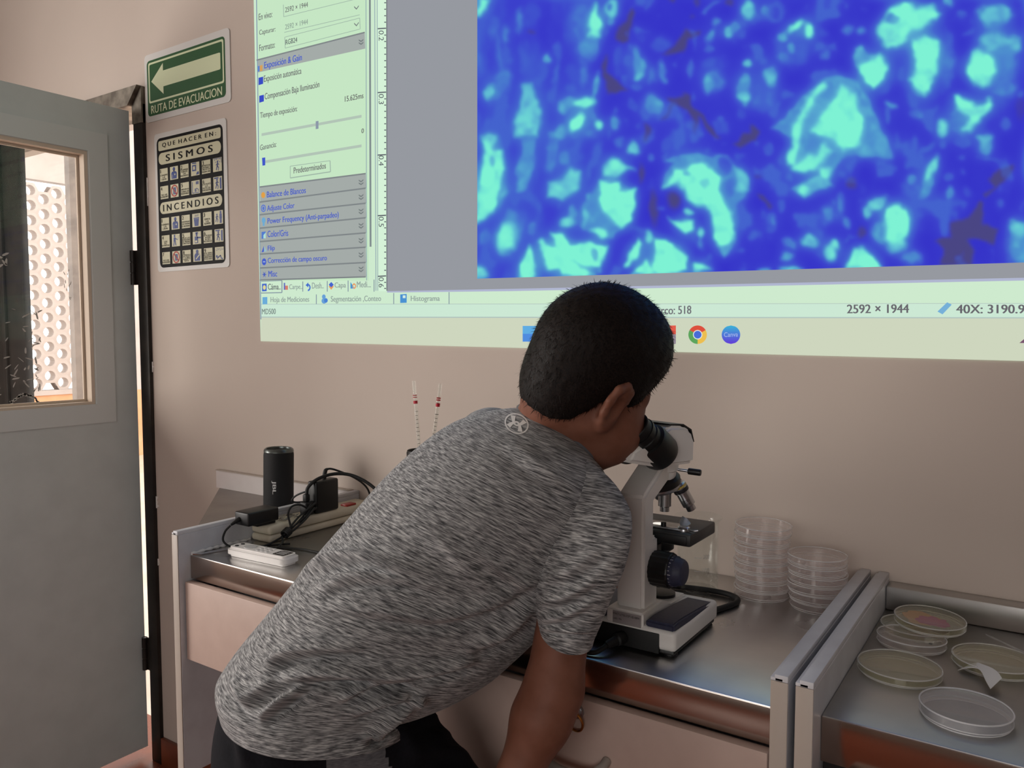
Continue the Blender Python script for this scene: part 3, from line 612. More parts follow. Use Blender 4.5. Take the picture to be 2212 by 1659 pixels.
    for e in (('E',940,480,70,150,.72,12),('E',345,830,60,40,.76),('E',480,1060,38,70,.86),('E',480,1180,35,60,.5),('E',1880,390,85,75,.92),('E',1640,570,100,75,.86),('E',1250,120,60,70,.32),('E',1385,740,50,80,.32),('E',1565,860,60,50,.36),('E',1285,920,42,60,.46),('E',1260,1000,70,60,.26),
              ('E',1180,860,40,80,.22),('E',1650,960,40,60,.32),('E',1920,840,80,120,.46),('E',1720,1160,110,85,.76),('E',1490,1170,80,60,.42),('E',1450,1310,80,55,.60),('E',1930,1280,75,90,.84),('E',1990,1190,55,55,.8),('E',1500,1450,130,30,.78),('E',1210,1455,80,25,.56),('E',1480,420,40,60,.4),('E',90,60,70,90,.25),
              ('F',1050,340,50,160,.86,-25),('F',980,560,60,160,.56,-30),('F',850,560,150,120,.36),('F',830,450,55,60,.46),('F',1240,610,48,75,.50),('F',1250,720,60,60,.36),('F',1080,700,90,90,.28),('F',1220,440,60,50,.32),('F',980,110,180,45,.32,35),('F',1650,80,90,120,.60),('F',1400,50,110,60,.36),('F',530,160,60,60,.5),('F',420,100,130,80,.36),('F',250,80,60,90,.60),
              ('F',430,720,120,80,.82,30),('F',320,830,50,70,.66),('F',480,1040,110,150,.62),('F',660,1200,120,80,.62),('F',655,950,150,250,1.04,0,.3),('F',800,1330,130,80,.46),('F',2040,1180,150,270,.60),('F',2030,1000,110,80,.78),('F',30,740,50,140,.42),('F',90,930,50,60,.42),('F',1790,740,50,60,.26),('F',1430,600,50,60,.2)): ell(*e[:6], *(e[6:] if len(e) > 6 else ()))
    ell('E',790,560,60,90,.28, cut=True); ell('E',320,380,50,40,.55, cut=True); ell('E',520,500,40,50,.75, cut=True); ell('E',760,300,70,80,.22, cut=True)
    poly('E', [(110,870),(280,930),(410,910),(400,1040),(340,1090),(220,1010)], .96, 7)
    poly('E', [(-40,1100),(100,1130),(330,1300),(345,1490),(20,1510),(-40,1450)], 1.02, 5); poly('E', [(200,1200),(250,1190),(330,1290),(230,1250)], .5, 4, cut=True); poly('E', [(410,1390),(560,1430),(620,1490),(380,1490)], .9, 6)
    poly('E', [(1480,560),(1700,430),(1950,370),(1990,520),(1650,650)], .66, 8)
    poly('F', [(60,1450),(180,1220),(260,1200),(420,1340),(520,1450)], 1.02, 8)
    # dark stained gaps
    for c, pts in (('A',[(1920,90),(1970,130),(1890,370),(1860,490),(1790,520),(1720,460),(1730,370),(1830,270)]),('A',[(1590,650),(1600,850),(1700,920),(1870,1070),(1620,1120),(1560,880),(1535,740)]),('A',[(2050,1490),(2140,1530),(2090,1690),(2045,1690)]),
                   ('B',[(120,-10),(220,-10),(180,50)]),('B',[(340,360),(400,400),(520,380),(500,440),(360,480),(300,640),(240,620),(60,650),(200,540)]),('B',[(130,1160),(230,1160),(310,1100),(380,1120),(400,1230),(560,1400),(760,1659),(680,1659),(480,1400),(440,1600),(400,1400),(300,1280),(200,1270),(100,1430),(60,1450),(170,1230)]),
                   ('B',[(1120,1490),(1210,1560),(1180,1690),(960,1700),(1000,1590),(1100,1580)]),('E',[(960,-10),(1110,-10),(930,110),(830,80)]),('E',[(1100,630),(1170,640),(1290,770),(1260,790)]),
                   ('F',[(1690,430),(1790,330),(1970,290),(1960,350),(1850,480),(1650,650),(1620,610),(1740,540),(1650,430)]),('F',[(1580,680),(1640,720),(1610,950),(1770,1020),(1740,1190),(1460,1130),(1520,1280),(1500,1400),(1150,1410),(1170,1250),(1070,1160),(1230,1080),(1250,940),(1460,890)])): poly(c, pts, 1.0, 4, dark=True)
    for e in (('A',720,400,50,25,.7),('B',480,30,40,40,.7),('B',840,20,50,40,.8),('B',410,200,35,35,.5),('D',1885,380,38,95,.9),('D',2040,780,40,170,.9),('E',190,690,80,85,1.0),('E',1130,440,40,30,.5),('F',150,490,60,65,.8),('F',270,1040,45,65,.8),('C',2170,1300,50,120,.4)): ell(*e[:6], dark=True)
    # above and beside the photographed part the picture goes on in the same manner
    out = np.clip((-4-Y)/20, 0, 1) + np.clip((X-2216)/20, 0, 1); far = vnoise(X, Y, 21, 70)*.7+vnoise(X, Y, 22, 25)*.4
    V = np.where(out > 0, np.maximum(V, np.clip((far-.48)*3.2, 0, 1)*np.clip(out, 0, 1)), V)
    cloud = vnoise(X, Y*(1-.55*left), 31, 34)*.5+vnoise(X, Y*(1-.5*left), 32, 15)*.22+vnoise(X, Y, 33, 60)*.28
    V = np.maximum(V, np.clip((cloud-.52)*1.8, 0, .34))
    V = np.clip(V, 0, 1.08); B = V.copy()
    for _ in range(40):
        Q = np.pad(B, 1, mode='edge'); B = (Q[:-2, 1:-1]+Q[2:, 1:-1]+Q[1:-1, :-2]+Q[1:-1, 2:])/4
    V = np.maximum(V, B*.85+.05*(cloud-.5))
    for _ in range(3):
        Q = np.pad(V, 1, mode='edge'); V = (Q[:-2, 1:-1]+Q[2:, 1:-1]+Q[1:-1, :-2]+Q[1:-1, 2:]+2*V)/6
        Q = np.pad(D, 1, mode='edge'); D = (Q[:-2, 1:-1]+Q[2:, 1:-1]+Q[1:-1, :-2]+Q[1:-1, 2:]+2*D)/6
    ramp_v = np.array([0, .15, .35, .55, .75, .92, 1.0]); cols = np.array([lin(52,48,200)[:3], lin(60,66,204)[:3], lin(68,100,206)[:3], lin(78,146,206)[:3], lin(98,192,212)[:3], lin(118,234,212)[:3], lin(126,242,212)[:3]])
    C = np.stack([np.interp(V, ramp_v, cols[:, k]) for k in range(3)], -1)
    dk = np.array(lin(74, 70, 132)[:3]); dm = np.clip(D, 0, 1)[..., None]*np.clip(1.3-V*2.2, 0, 1)[..., None]
    C = C*(1-dm)+dk*dm
    n, m = tx.shape
    r = FW[None, None]+RT*((tx-CX)/FPX)[..., None]-UP*((ty-CY)/FPX)[..., None]
    yy = WY-0.0015-0.0006*2; P = CAM + r*(yy/r[..., 1])[..., None]
    P = P - np.array(SCR['_org'])
    me = bpy.data.meshes.new('micrograph')
    idx = np.arange(n*m).reshape(n, m)
    F = np.stack([idx[:-1, :-1], idx[1:, :-1], idx[1:, 1:], idx[:-1, 1:]], -1).reshape(-1, 4)
    me.from_pydata(P.reshape(-1, 3).tolist(), [], F.tolist())
    at_ = me.color_attributes.new('glow', 'FLOAT_COLOR', 'POINT')
    at_.data.foreach_set('color', np.concatenate([C.reshape(-1, 3), np.ones((n*m, 1))], 1).ravel())
    mt = bpy.data.materials.new('projected_micrograph'); mt.use_nodes = True; N, L, b = nodes(mt); N.remove(b)
    a = N.new('ShaderNodeAttribute'); a.attribute_name = 'glow'; e = N.new('ShaderNodeEmission')
    L.new(a.outputs['Color'], e.inputs[0]); L.new(e.outputs[0], N['Material Output'].inputs[0])
    me.materials.append(mt)
    return link(bpy.data.objects.new('micrograph', me), SCR)
tag(micrograph(), 'blue and turquoise microscope picture of cells')

# ------------------------------------------------------------ signs on the wall
INKM = {'green': pmat('sign_green', (34, 82, 42), 0.5, spec=0.3), 'cream': pmat('sign_cream', (196, 192, 164), 0.45), 'white': pmat('sign_white', (206, 203, 200), 0.4),
        'black': pmat('sign_black', (15, 13, 15), 0.6, spec=0.2), 'blue': pmat('sign_blue', (44, 62, 128), 0.45), 'red': pmat('sign_red', (170, 36, 36), 0.45), 'lime': pmat('sign_cream_letters', (206, 214, 176), 0.45)}
class Sign:
    def __init__(s, name, label, x0, x1, z0, z1):
        s.x0, s.x1, s.z0, s.z1 = x0, x1, z0, z1
        s.root = root(name, label, 'sign', ((x0+x1)/2, WY, z0))
    def p(s, u, v, l): return Vector((s.x0+(s.x1-s.x0)*u, WY-0.0025-0.0003*l, s.z0+(s.z1-s.z0)*v))
    def board(s, r=0.02):
        w, h = s.x1-s.x0, s.z1-s.z0
        pts = [((s.x0+s.x1)/2+a, (s.z0+s.z1)/2+b) for a, b in rounded(w, h, r)]
        bm = newbm(); prism(bm, pts, lambda u, v, d: Vector((u, d, v)), WY-0.0025, WY); recalc(bm); finish('board', bm, INKM['white'], s.root, smooth=False)
    def face(s, bm, pts, l=1, mi=0):
        f = bm.faces.new([bm.verts.new(s.p(u, v, l)) for u, v in pts]); f.material_index = mi; f.normal_update()
        if f.normal.y > 0: f.normal_flip()
    def rrect(s, u0, u1, v0, v1, r):
        w, h = s.x1-s.x0, s.z1-s.z0
        return [(a/w, b/h) for a, b in rounded((u1-u0)*w, (v1-v0)*h, r, 4, (u0+u1)/2*w, (v0+v1)/2*h)]
    def disc(s, bm, u, v, r, l=3, mi=0, n=14, r0=0, sx=1.0):
        w, h = s.x1-s.x0, s.z1-s.z0; a = [2*PI*k/n for k in range(n)]
        o = [(u+r*math.cos(t)*sx, v+r*math.sin(t)*w/h) for t in a]
        if r0:
            i = [(u+r0*math.cos(t)*sx, v+r0*math.sin(t)*w/h) for t in a]
            for k in range(n): s.face(bm, [o[k], o[(k+1) % n], i[(k+1) % n], i[k]], l, mi)
        else: s.face(bm, o, l, mi)
    def add(s, name, bm, mats): 
        return finish(name, bm, [INKM[m] for m in mats], s.root, smooth=False)
    def text(s, bm, t, u0, u1, v0, v1, l=3, mi=0, bold=0.0):
        text_quad(bm, t, lambda u, v: s.p(u0+(u1-u0)*u, v0+(v1-v0)*v, l), bold, mi)
sg = Sign('evacuation_sign', 'green evacuation route sign with a cream arrow pointing left', -2.168, -1.782, 1.8975, 2.085); sg.board(0.012)
bm = newbm(); sg.face(bm, sg.rrect(.03, .95, .085, .905, .012), 1); sg.add('green_field', bm, ['green'])
bm = newbm(); ro = sg.rrect(.05, .935, .275, .87, .006); ri = sg.rrect(.064, .921, .302, .842, .005)
for k in range(len(ro)): sg.face(bm, [ro[k], ro[(k+1) % len(ro)], ri[(k+1) % len(ro)], ri[k]], 2)
sg.add('border_line', bm, ['lime'])
bm = newbm(); sg.face(bm, [(.085, .59), (.235, .81), (.235, .70), (.89, .70), (.90, .69), (.90, .48), (.89, .47), (.235, .47), (.235, .36)], 3); sg.add('arrow', bm, ['lime'])
bm = newbm(); sg.text(bm, 'RUTA DE EVACUACION', .075, .91, .115, .235, 3, 0, .018); recalc(bm); sg.add('lettering', bm, ['lime'])

sg = Sign('emergency_instructions_sign', 'black and cream earthquake and fire instruction sign with small pictograms', -2.130, -1.804, 1.473, 1.860); sg.board(0.010)
bm = newbm(); sg.face(bm, sg.rrect(.035, .955, .03, .965, .016), 1); sg.add('black_panel', bm, ['black'])
def vrow(a): return .965-.935*a
def heading(t, a0, a1, r, u0, u1, tu0, tu1, pad):
    bm = newbm(); sg.face(bm, sg.rrect(u0, u1, vrow(a1), vrow(a0), r), 2, 0)
    sg.text(bm, t, tu0, tu1, vrow(a1)+pad, vrow(a0)-pad, 3, 1, .028); recalc(bm); sg.add('heading', bm, ['cream', 'black'])
heading('Q U E  H A C E R  E N :', .022, .098, .006, .06, .93, .12, .87, .018)
heading('S I S M O S', .115, .205, .0155, .06, .93, .17, .82, .018)
heading('I N C E N D I O S', .495, .585, .0155, .06, .93, .11, .88, .018)
CW = .895/6
def cellrect(c, a0, a1): return (.057+c*CW+.017, .057+(c+1)*CW-.017, vrow(a1)+.010, vrow(a0)-.010)
def cell_text(c, a0, a1, num, lines):
    u0, u1, v0, v1 = cellrect(c, a0, a1); bm = newbm(); sg.face(bm, [(u0, v0), (u1, v0), (u1, v1), (u0, v1)], 2, 0)
    h = v1-v0; sg.text(bm, num, u0+.008, u0+(.014 if num == '1' else .028), v1-.34*h, v1-.06*h, 3, 1, .02)
    n = len(lines); lh = min(.16*h, .60*h/n)
    for k, t in enumerate(lines):
        wd = min((u1-u0)*.94, .0125*len(t)+.012); m = (u0+u1)/2; y1 = v0+.06*h+lh*(n-k)
        sg.text(bm, t, m-wd/2, m+wd/2, y1-lh*.82, y1, 3, 1, .010)
    recalc(bm); sg.add('instruction_panel', bm, ['cream', 'black'])
def cell_pic(c, a0, a1, kind):
    u0, u1, v0, v1 = cellrect(c, a0, a1); bm = newbm(); sg.face(bm, [(u0, v0), (u1, v0), (u1, v1), (u0, v1)], 2, 0)
    W, H = u1-u0, v1-v0
    def q(pts, mi=1, l=3): sg.face(bm, [(u0+W*x, v0+H*y) for x, y in pts], l, mi)
    def d(x, y, r, mi=1, l=3): sg.disc(bm, u0+W*x, v0+H*y, r*W, l, mi, 10)
    def bar(x0, y0, x1, y1, w, mi=1, l=3):
        dx, dy = x1-x0, y1-y0; n = math.hypot(dx, dy); ox, oy = -dy/n*w/2, dx/n*w/2
        q([(x0+ox, y0+oy), (x1+ox, y1+oy), (x1-ox, y1-oy), (x0-ox, y0-oy)], mi, l)
    def runner(x, y, s, mi=1):
        d(x+.03*s, y+.36*s, .09*s, mi); q([(x-.08*s, y+.02*s), (x+.06*s, y), (x+.10*s, y+.26*s), (x-.02*s, y+.28*s)], mi)
        bar(x, y+.04*s, x+.16*s, y-.14*s, .09*s, mi); bar(x+.16*s, y-.14*s, x+.10*s, y-.36*s, .07*s, mi); bar(x-.03*s, y+.04*s, x-.14*s, y-.30*s, .09*s, mi)
        bar(x+.05*s, y+.22*s, x+.24*s, y+.12*s, .06*s, mi); bar(x, y+.22*s, x-.18*s, y+.10*s, .06*s, mi)
    if kind == 'bust' or kind == 'bust2':
        d(.5, .80, .15); q([(.43, .70), (.57, .70), (.57, .6), (.43, .6)]); q([(.18, .06), (.82, .06), (.84, .5), (.72, .62), (.28, .62), (.16, .5)])
        if kind == 'bust': q([(.30, .06), (.33, .06), (.33, .40), (.30, .40)], 0, 4); d(.62, .38, .07, 0, 4)
        else: bar(.25, .55, .62, .72, .12, 1, 4); bar(.35, .2, .8, .55, .10, 0, 4)
    elif kind == 'stove': bar(.15, .93, .65, .93, .08); q([(.15, .35), (.62, .35), (.62, .80), (.15, .80)]); q([(.26, .45), (.51, .45), (.51, .70), (.26, .70)], 0, 4); q([(.6, .05), (.95, .08), (.9, .3), (.7, .22)])
    elif kind == 'run_debris':
        runner(.5, .38, .9)
        for x, y in ((.2, .85), (.4, .9), (.6, .82), (.8, .88), (.3, .7), (.75, .68)): q([(x-.05, y), (x, y+.04), (x+.06, y-.01), (x, y-.04)])
        bar(.08, .95, .95, .95, .04); bar(.95, .95, .95, .6, .04)
    elif kind == 'no_lift':
        q([(.32, .22), (.50, .22), (.50, .76), (.32, .76)]); q([(.53, .22), (.68, .22), (.68, .76), (.53, .76)]); q([(.395, .24), (.425, .24), (.425, .74), (.395, .74)], 0, 4)
        sg.disc(bm, u0+W*.5, v0+H*.5, W*.44, 4, 2, 18, W*.35); bar(.22, .78, .78, .22, .08, 2, 4)
    elif kind == 'zone': bar(.12, .08, .12, .92, .06); bar(.12, .08, .9, .08, .05); q([(.55, .70), (.68, .70), (.68, .92), (.55, .92)]); q([(.72, .70), (.86, .70), (.86, .92), (.72, .92)]); q([(.4, .15), (.52, .15), (.52, .4), (.4, .4)]); bar(.6, .15, .6, .42, .05); bar(.6, .42, .85, .3, .05); bar(.85, .3, .85, .15, .05)
    elif kind == 'exit': runner(.40, .42, .95); q([(.74, .1), (.92, .06), (.92, .92), (.74, .88)]); bar(.1, .9, .6, .9, .10)
    elif kind == 'bin': q([(.28, .06), (.72, .06), (.80, .6), (.20, .6)]); q([(.18, .62), (.82, .62), (.82, .70), (.18, .70)]); [bar(.3+.1*k, .76, .35+.1*k, .93, .03) for k in range(5)]
    elif kind == 'alarm': runner(.3, .42, .8); d(.74, .86, .10); q([(.60, .4), (.88, .4), (.86, .76), (.62, .76)]); bar(.68, .4, .68, .06, .10); bar(.80, .4, .80, .06, .10)
    elif kind == 'spray': d(.35, .86, .10); q([(.22, .4), (.48, .4), (.46, .74), (.24, .74)]); bar(.3, .4, .22, .06, .10); bar(.42, .4, .5, .06, .10); bar(.45, .66, .68, .55, .07); [q([(.70+.07*k, .55+.10*k), (.76+.07*k, .58+.10*k), (.74+.07*k, .50+.10*k)]) for k in range(4)]
    elif kind == 'guard': q([(.33, .84), (.67, .84), (.62, .96), (.36, .96)]); d(.48, .76, .12); q([(.25, .08), (.62, .08), (.64, .62), (.25, .62)]); bar(.55, .52, .97, .5, .12); q([(.30, .14), (.56, .14), (.56, .3), (.30, .3)], 0, 4)
    elif kind == 'crawl': d(.2, .28, .10); q([(.25, .2), (.6, .38), (.68, .3), (.35, .12)]); bar(.62, .34, .72, .08, .09); bar(.72, .08, .92, .08, .07); bar(.32, .2, .25, .06, .06); [bar(.15+.22*k, .72+.08*(k % 2), .30+.22*k, .80, .03) for k in range(4)]; [bar(.2+.22*k, .90, .34+.2*k, .88, .03) for k in range(3)]
    recalc(bm); sg.add('pictogram_panel', bm, ['cream', 'blue', 'red'])
R1, R2, R3, R4, R5 = (.225, .345), (.36, .48), (.605, .725), (.74, .855), (.87, .985)
for r, items in ((R1, (('1', ['CONSERVE', 'LA', 'CALMA'], 'bust'), ('2', ['ELIMINE', 'FUENTE', 'DE', 'INCENDIO'], 'stove'), ('3', ['RETIRESE DE', 'VENTANAS Y', 'OBJETOS QUE', 'PUEDAN CAER'], 'run_debris'))),
                 (R2, (('4', ['NO USE', 'ELEVADORES'], 'no_lift'), ('5', ['UBIQUESE EN', 'ZONAS DE', 'MENOR RIESGO'], 'zone'), ('6', ['LOCALICE', 'LA', 'RUTA DE', 'EVACUACION'], 'exit'))),
                 (R3, (('1', ['CONSERVE', 'LA', 'CALMA'], 'bust'), ('2', ['IDENTIFIQUE', 'QUE ORIGINA', 'EL INCENDIO'], 'bin'), ('3', ['EMITA', 'LA', 'ALARMA'], 'alarm'))),
                 (R4, (('4', ['USE', 'EL', 'EXTINTOR'], 'spray'), ('5', ['SIGA LAS', 'INSTRUCCIONES', 'DEL PERSONAL', 'CAPACITADO'], 'guard'), ('6', ['SI PUEDE', 'AYUDE', 'SI NO', 'RETIRESE'], 'exit'))),
                 (R5, (('7', ['NO USE', 'ELEVADORES'], 'no_lift'), ('8', ['HUMEDEZCA', 'UN TRAPO', 'Y CUBRA', 'NARIZ Y', 'BOCA'], 'bust2'), ('9', ['SI EL HUMO', 'ES DENSO', 'ARRASTRESE', 'POR EL SUELO'], 'crawl')))):
    for k, (n, t, pic) in enumerate(items): cell_text(2*k, *r, n, t); cell_pic(2*k+1, *r, pic)
# ------------------------------------------------------------ laboratory benches
TOP = 0.88
def side_panel(label, x0, x1, low=0.0):
    parent = root('bench_partition', label, 'partition', ((x0+x1)/2, 1.1, 0))
    bm = newbm(); prof = [(0.858, 0), (0.886, 0), (0.886, low), (1.328, low), (1.328, 0.922), (0.858, 0.922)] if low else [(0.858, 0), (1.328, 0), (1.328, 0.922), (0.858, 0.922)]
    prism(bm, prof, lambda u, v, d: Vector((d, u, v)), x0, x1); recalc(bm)
    bmesh.ops.bevel(bm, geom=list(bm.edges), offset=0.0012, segments=1, affect='EDGES')
    p = sub(finish('panel', bm, M['melamine'], parent))
    boxobj('edge_band', M['edge_band'], p, (x0, x1, 0.8565, 0.858, 0, 0.922), 0.0005)
    boxobj('top_strip', M['melamine'], p, (x0-0.0005, x1-0.005, 0.857, 1.328, 0.922, 0.926), 0.001)
    boxobj('top_strip', M['melamine'], p, (x0+0.004, x1, 0.857, 1.328, 0.922, 0.9295), 0.001)
    return p
def drawer(parent, x0, x1, z0, z1, hx=None):
    d = sub(boxobj('drawer', M['laminate'], parent, (x0, x1, 0.868, 0.884, z0, z1), 0.0015))
    boxobj('drawer_box', M['melamine'], d, (x0+.02, x1-.02, 0.884, 1.22, z0+.01, z1-.02))
    if hx is None: hx = (x0+x1)/2
    tube_obj('handle', M['handle'], d, [(hx-.042, .868, .762), (hx-.040, .856, .757), (hx-.028, .843, .749), (hx, .838, .747), (hx+.028, .843, .749), (hx+.040, .856, .757), (hx+.042, .868, .762)], .006, 10, 6)
    lathe_obj('lock', M['satin'], d, (hx, .868, .815), (0, -1, 0), [(.009, 0), (.009, .003), (.006, .0035), (.006, .008), (0, .008)], 18)
    bm = newbm(); tube(bm, [(hx+.012*math.cos(a), .858-.004*math.sin(a), .805+.014*math.sin(a)) for a in [2*PI*k/20 for k in range(21)]], .0016, 6); recalc(bm)
    finish('key_ring', bm, M['brass'], d)
    return d
bench = root('lab_bench', 'laboratory bench with steel top that carries the microscope', 'bench', (-0.79, 1.1, 0))
wt = sub(boxobj('worktop', M['steel'], bench, (-1.336, -0.2415, 0.8825, 1.328, 0.862, TOP), 0.0015))
boxobj('apron', M['steel_edge'], bench, (-1.336, -0.2415, 0.882, 0.886, 0.835, TOP-0.0012), 0.001)
side_panel('white upright partition board at the left end of the bench, beside the power strip', -1.355, -1.337, 0.455); side_panel('left of the two white partition boards right of the petri dish stacks', -0.241, -0.2225)
drawer(bench, -1.334, -0.792, 0.683, 0.832, -1.06); drawer(bench, -0.788, -0.246, 0.683, 0.832, -0.487)
boxobj('rear_rail', M['melamine'], bench, (-1.337, -0.241, 1.22, 1.24, 0.70, 0.862))

bench2 = root('side_bench', 'second steel topped bench with petri dishes lying on it', 'bench', (0.3, 1.1, 0))
boxobj('worktop', M['steel_dull'], bench2, (-0.1955, 0.9, 0.894, 1.328, 0.862, TOP), 0.0015)
boxobj('apron', M['steel_edge'], bench2, (-0.1955, 0.9, 0.8935, 0.8975, 0.828, TOP-0.0012), 0.001)
u_ = boxobj('steel_upstand', M['steel'], None, (-0.1955, 0.9, 1.296, 1.328, TOP+.0002, 0.917), 0.003); set_origin(u_, (.35, 1.31, TOP)); tag(u_, 'steel upstand along the wall behind the loose petri dishes', 'upstand')
side_panel('right of the two white partition boards, next to the loose petri dishes', -0.2145, -0.196)
boxobj('end_panel', M['melamine'], bench2, (0.88, 0.899, 0.90, 1.328, 0, 0.862), .001)
boxobj('gap_backing', M['black'], bench2, (-0.195, 0.878, 0.905, 0.915, 0.66, 0.828))  # black board behind the gap between apron and drawer
drawer(bench2, -0.175, 0.875, 0.66, 0.815, 0.35)

corner = root('corner_counter', 'triangular grey corner counter with low upstand behind the left partition', 'counter', (-1.6, 1.2, 0.8))
bm = newbm(); prism(bm, [(-1.866, 1.328), (-1.3565, 1.328), (-1.3565, 0.878)], lambda u, v, d: Vector((u, v, d)), 0.85, TOP); recalc(bm)
finish('worktop', bm, noisy(pmat('dull_grey_worktop', (150, 142, 136), 0.4, 0.5), (132, 125, 120), 8.0), corner, smooth=False)
up2 = root('wall_upstand', 'low pale upstand on the wall behind the loudspeaker', 'upstand', (-1.61, 1.322, TOP))
boxobj('upstand_board', noisy(pmat('pale_upstand', (214, 206, 204), .5), (208, 199, 197), 12.0), up2, (-1.866, -1.3565, 1.316, 1.328, TOP+.0002, 0.927))
boxobj('upstand_cap', M['edge_band'], up2, (-1.867, -1.3565, 1.314, 1.328, 0.927, 0.9295))

ct = root('flat_carton', 'orange carton with a dark lettered band on the floor under the bench', 'carton', (-1.87, 1.24, 0))
bm = newbm(); box(bm, -1.99, -1.70, 1.15, 1.305, 0, 0.045, 0.003, 1); finish('carton_body', bm, pmat('orange_carton', (168, 72, 34), 0.5), ct)
boxobj('dark_band', pmat('dark_red_band', (58, 20, 16), 0.5), ct, (-1.985, -1.705, 1.262, 1.303, 0.0452, 0.0458))
bm = newbm(); text_quad(bm, 'INI', lambda u, v: Vector((-1.965+.05*u, 1.268+.028*v, .0462))); recalc(bm); finish('lettering', bm, pmat('red_print', (150, 80, 66), 0.5), ct, smooth=False)
# ------------------------------------------------------------ things on the benches
# ---- portable loudspeaker standing on the corner counter
sp_o = Vector((-1.452, 1.185, TOP)); sp_ax = Vector((0.020, 0.012, 1)).normalized()
sp = root('loudspeaker', 'black cylindrical portable loudspeaker standing on the corner counter', 'loudspeaker', sp_o)
lathe_obj('grille', M['black_soft'], sp, sp_o, sp_ax, [(0, 0.001), (.026, .001), (.031, .005), (.0335, .012), (.0335, .143), (.0325, .150)], 40)
lathe_obj('end_ring', pmat('dark_metal_ring', (96, 100, 98), 0.3, 0.8), sp, sp_o, sp_ax, [(.0325, .149), (.0335, .1505), (.0325, .155), (.0295, .158), (.027, .157), (.0265, .153)], 40)
lathe_obj('end_cap', M['rubber'], sp, sp_o, sp_ax, [(.027, .1535), (.018, .1525), (0, .1520)], 40)
tag(lathe_obj('base_ring', M['rubber'], sp, sp_o, sp_ax, [(0, 0), (.025, 0), (.03, .003), (.031, .006)], 40), 'black base ring')
# lettering set into the grille, reading upwards
dirc = Vector((0.70, -0.714, 0)); side = sp_ax.cross(dirc).normalized()
bm = newbm()
def spk(u, v):
    a = -0.36 + 0.30*(v); h = 0.088 - 0.030*u
    d = (dirc*math.cos(a) + side*math.sin(a)).normalized(); return sp_o + sp_ax*h + d*0.0339
text_quad(bm, 'JBL', spk, .02); recalc(bm); finish('lettering', bm, pmat('silver_letters', (200, 200, 200), .4), sp, smooth=False)

# ---- power strip along the partition
ps = root('power_strip', 'cream power strip lying along the left partition', 'power strip', (-1.303, 1.15, TOP))
boxobj('base_half', M['cream_pl'], ps, (-1.334, -1.275, 1.018, 1.312, TOP, TOP+.015), .006, 3)
boxobj('cover_half', M['cream_pl'], ps, (-1.334, -1.275, 1.018, 1.312, TOP+.0155, TOP+.035), .007, 3)
boxobj('rocker_switch', pmat('red_switch', (150, 34, 26), .3), ps, (-1.300, -1.280, 1.232, 1.262, TOP+.034, TOP+.039), .002)
for y in (1.075, 1.110):
    bm = newbm()
    for dx in (-.007, .007): box(bm, -1.304+dx-.0015, -1.304+dx+.0015, y-.005, y+.005, TOP+.035, TOP+.0355)
    tag(finish('socket', bm, M['black'], ps), kind='stuff')
# ---- wall adapters plugged into the strip
a1 = root('power_adapter', 'flat black power adapter plugged into the near end of the strip', 'adapter', (-1.304, 1.01, .915))
boxobj('case', M['black'], a1, (-1.327, -1.284, .975, 1.050, .921, .948), .0035, 3)
boxobj('foot', M['black'], a1, (-1.322, -1.290, 1.00, 1.046, .9152, .922), .002)
lathe_obj('strain_relief', M['rubber'], a1, (-1.312, .976, .934), (-.25, -1, -.55), [(.0045, 0), (.0042, .006), (.0030, .016), (.0022, .020)], 12)
cab1 = tube_obj('cable', M['rubber'], a1, [(-1.3165, .958, .924), (-1.321, .948, .912), (-1.318, .942, .896), (-1.305, .952, .884), (-1.285, .974, .8825), (-1.262, 1.00, .8825), (-1.235, 1.035, .8825)], .0021, 8)
a2 = root('power_adapter', 'tall square black adapter standing plugged into the middle of the strip', 'adapter', (-1.29, 1.175, .915))
boxobj('case', M['black'], a2, (-1.306, -1.278, 1.143, 1.208, .9155, .984), .0045, 3)
bx = root('mains_plug', 'black mains plug with thick cable beside the square adapter', 'plug', (-1.292, 1.128, .915))
boxobj('plug_body', M['rubber'], bx, (-1.303, -1.281, 1.118, 1.140, .9155, .944), .004, 3)
boxobj('plug_neck', M['rubber'], bx, (-1.298, -1.286, 1.122, 1.134, .944, .960), .003, 2)
tube_obj('cable', M['rubber'], bx, [(-1.292, 1.128, .958), (-1.290, 1.132, .974), (-1.280, 1.150, .990), (-1.262, 1.180, .998), (-1.235, 1.205, .994), (-1.200, 1.222, .976), (-1.170, 1.232, .948), (-1.150, 1.238, .915), (-1.135, 1.242, .885)], .0036, 10)
lead = tube_obj('adapter_lead', M['rubber'], None, [(-1.296, 1.182, .983), (-1.297, 1.185, .995), (-1.296, 1.190, 1.003), (-1.288, 1.203, 1.002), (-1.268, 1.236, .984), (-1.262, 1.262, .966), (-1.262, 1.282, .945), (-1.262, 1.290, .917), (-1.262, 1.294, .884)], [.0046]*13+[.0046-.0004*k for k in range(6)]+[.0022]*46, 9)
set_origin(lead, (-1.296, 1.182, .983)); tag(lead, 'thin black lead looping up above the square adapter', 'cable')
loop2 = tube_obj('adapter_lead', M['rubber'], None, [(-1.30, 1.150, .962), (-1.318, 1.145, .958), (-1.340, 1.140, .948), (-1.352, 1.14, .936), (-1.348, 1.150, .9315), (-1.325, 1.165, .934), (-1.307, 1.170, .938)], .0020, 8)
set_origin(loop2, (-1.30, 1.150, .962)); tag(loop2, 'thin black lead looping left behind the square adapter', 'cable')
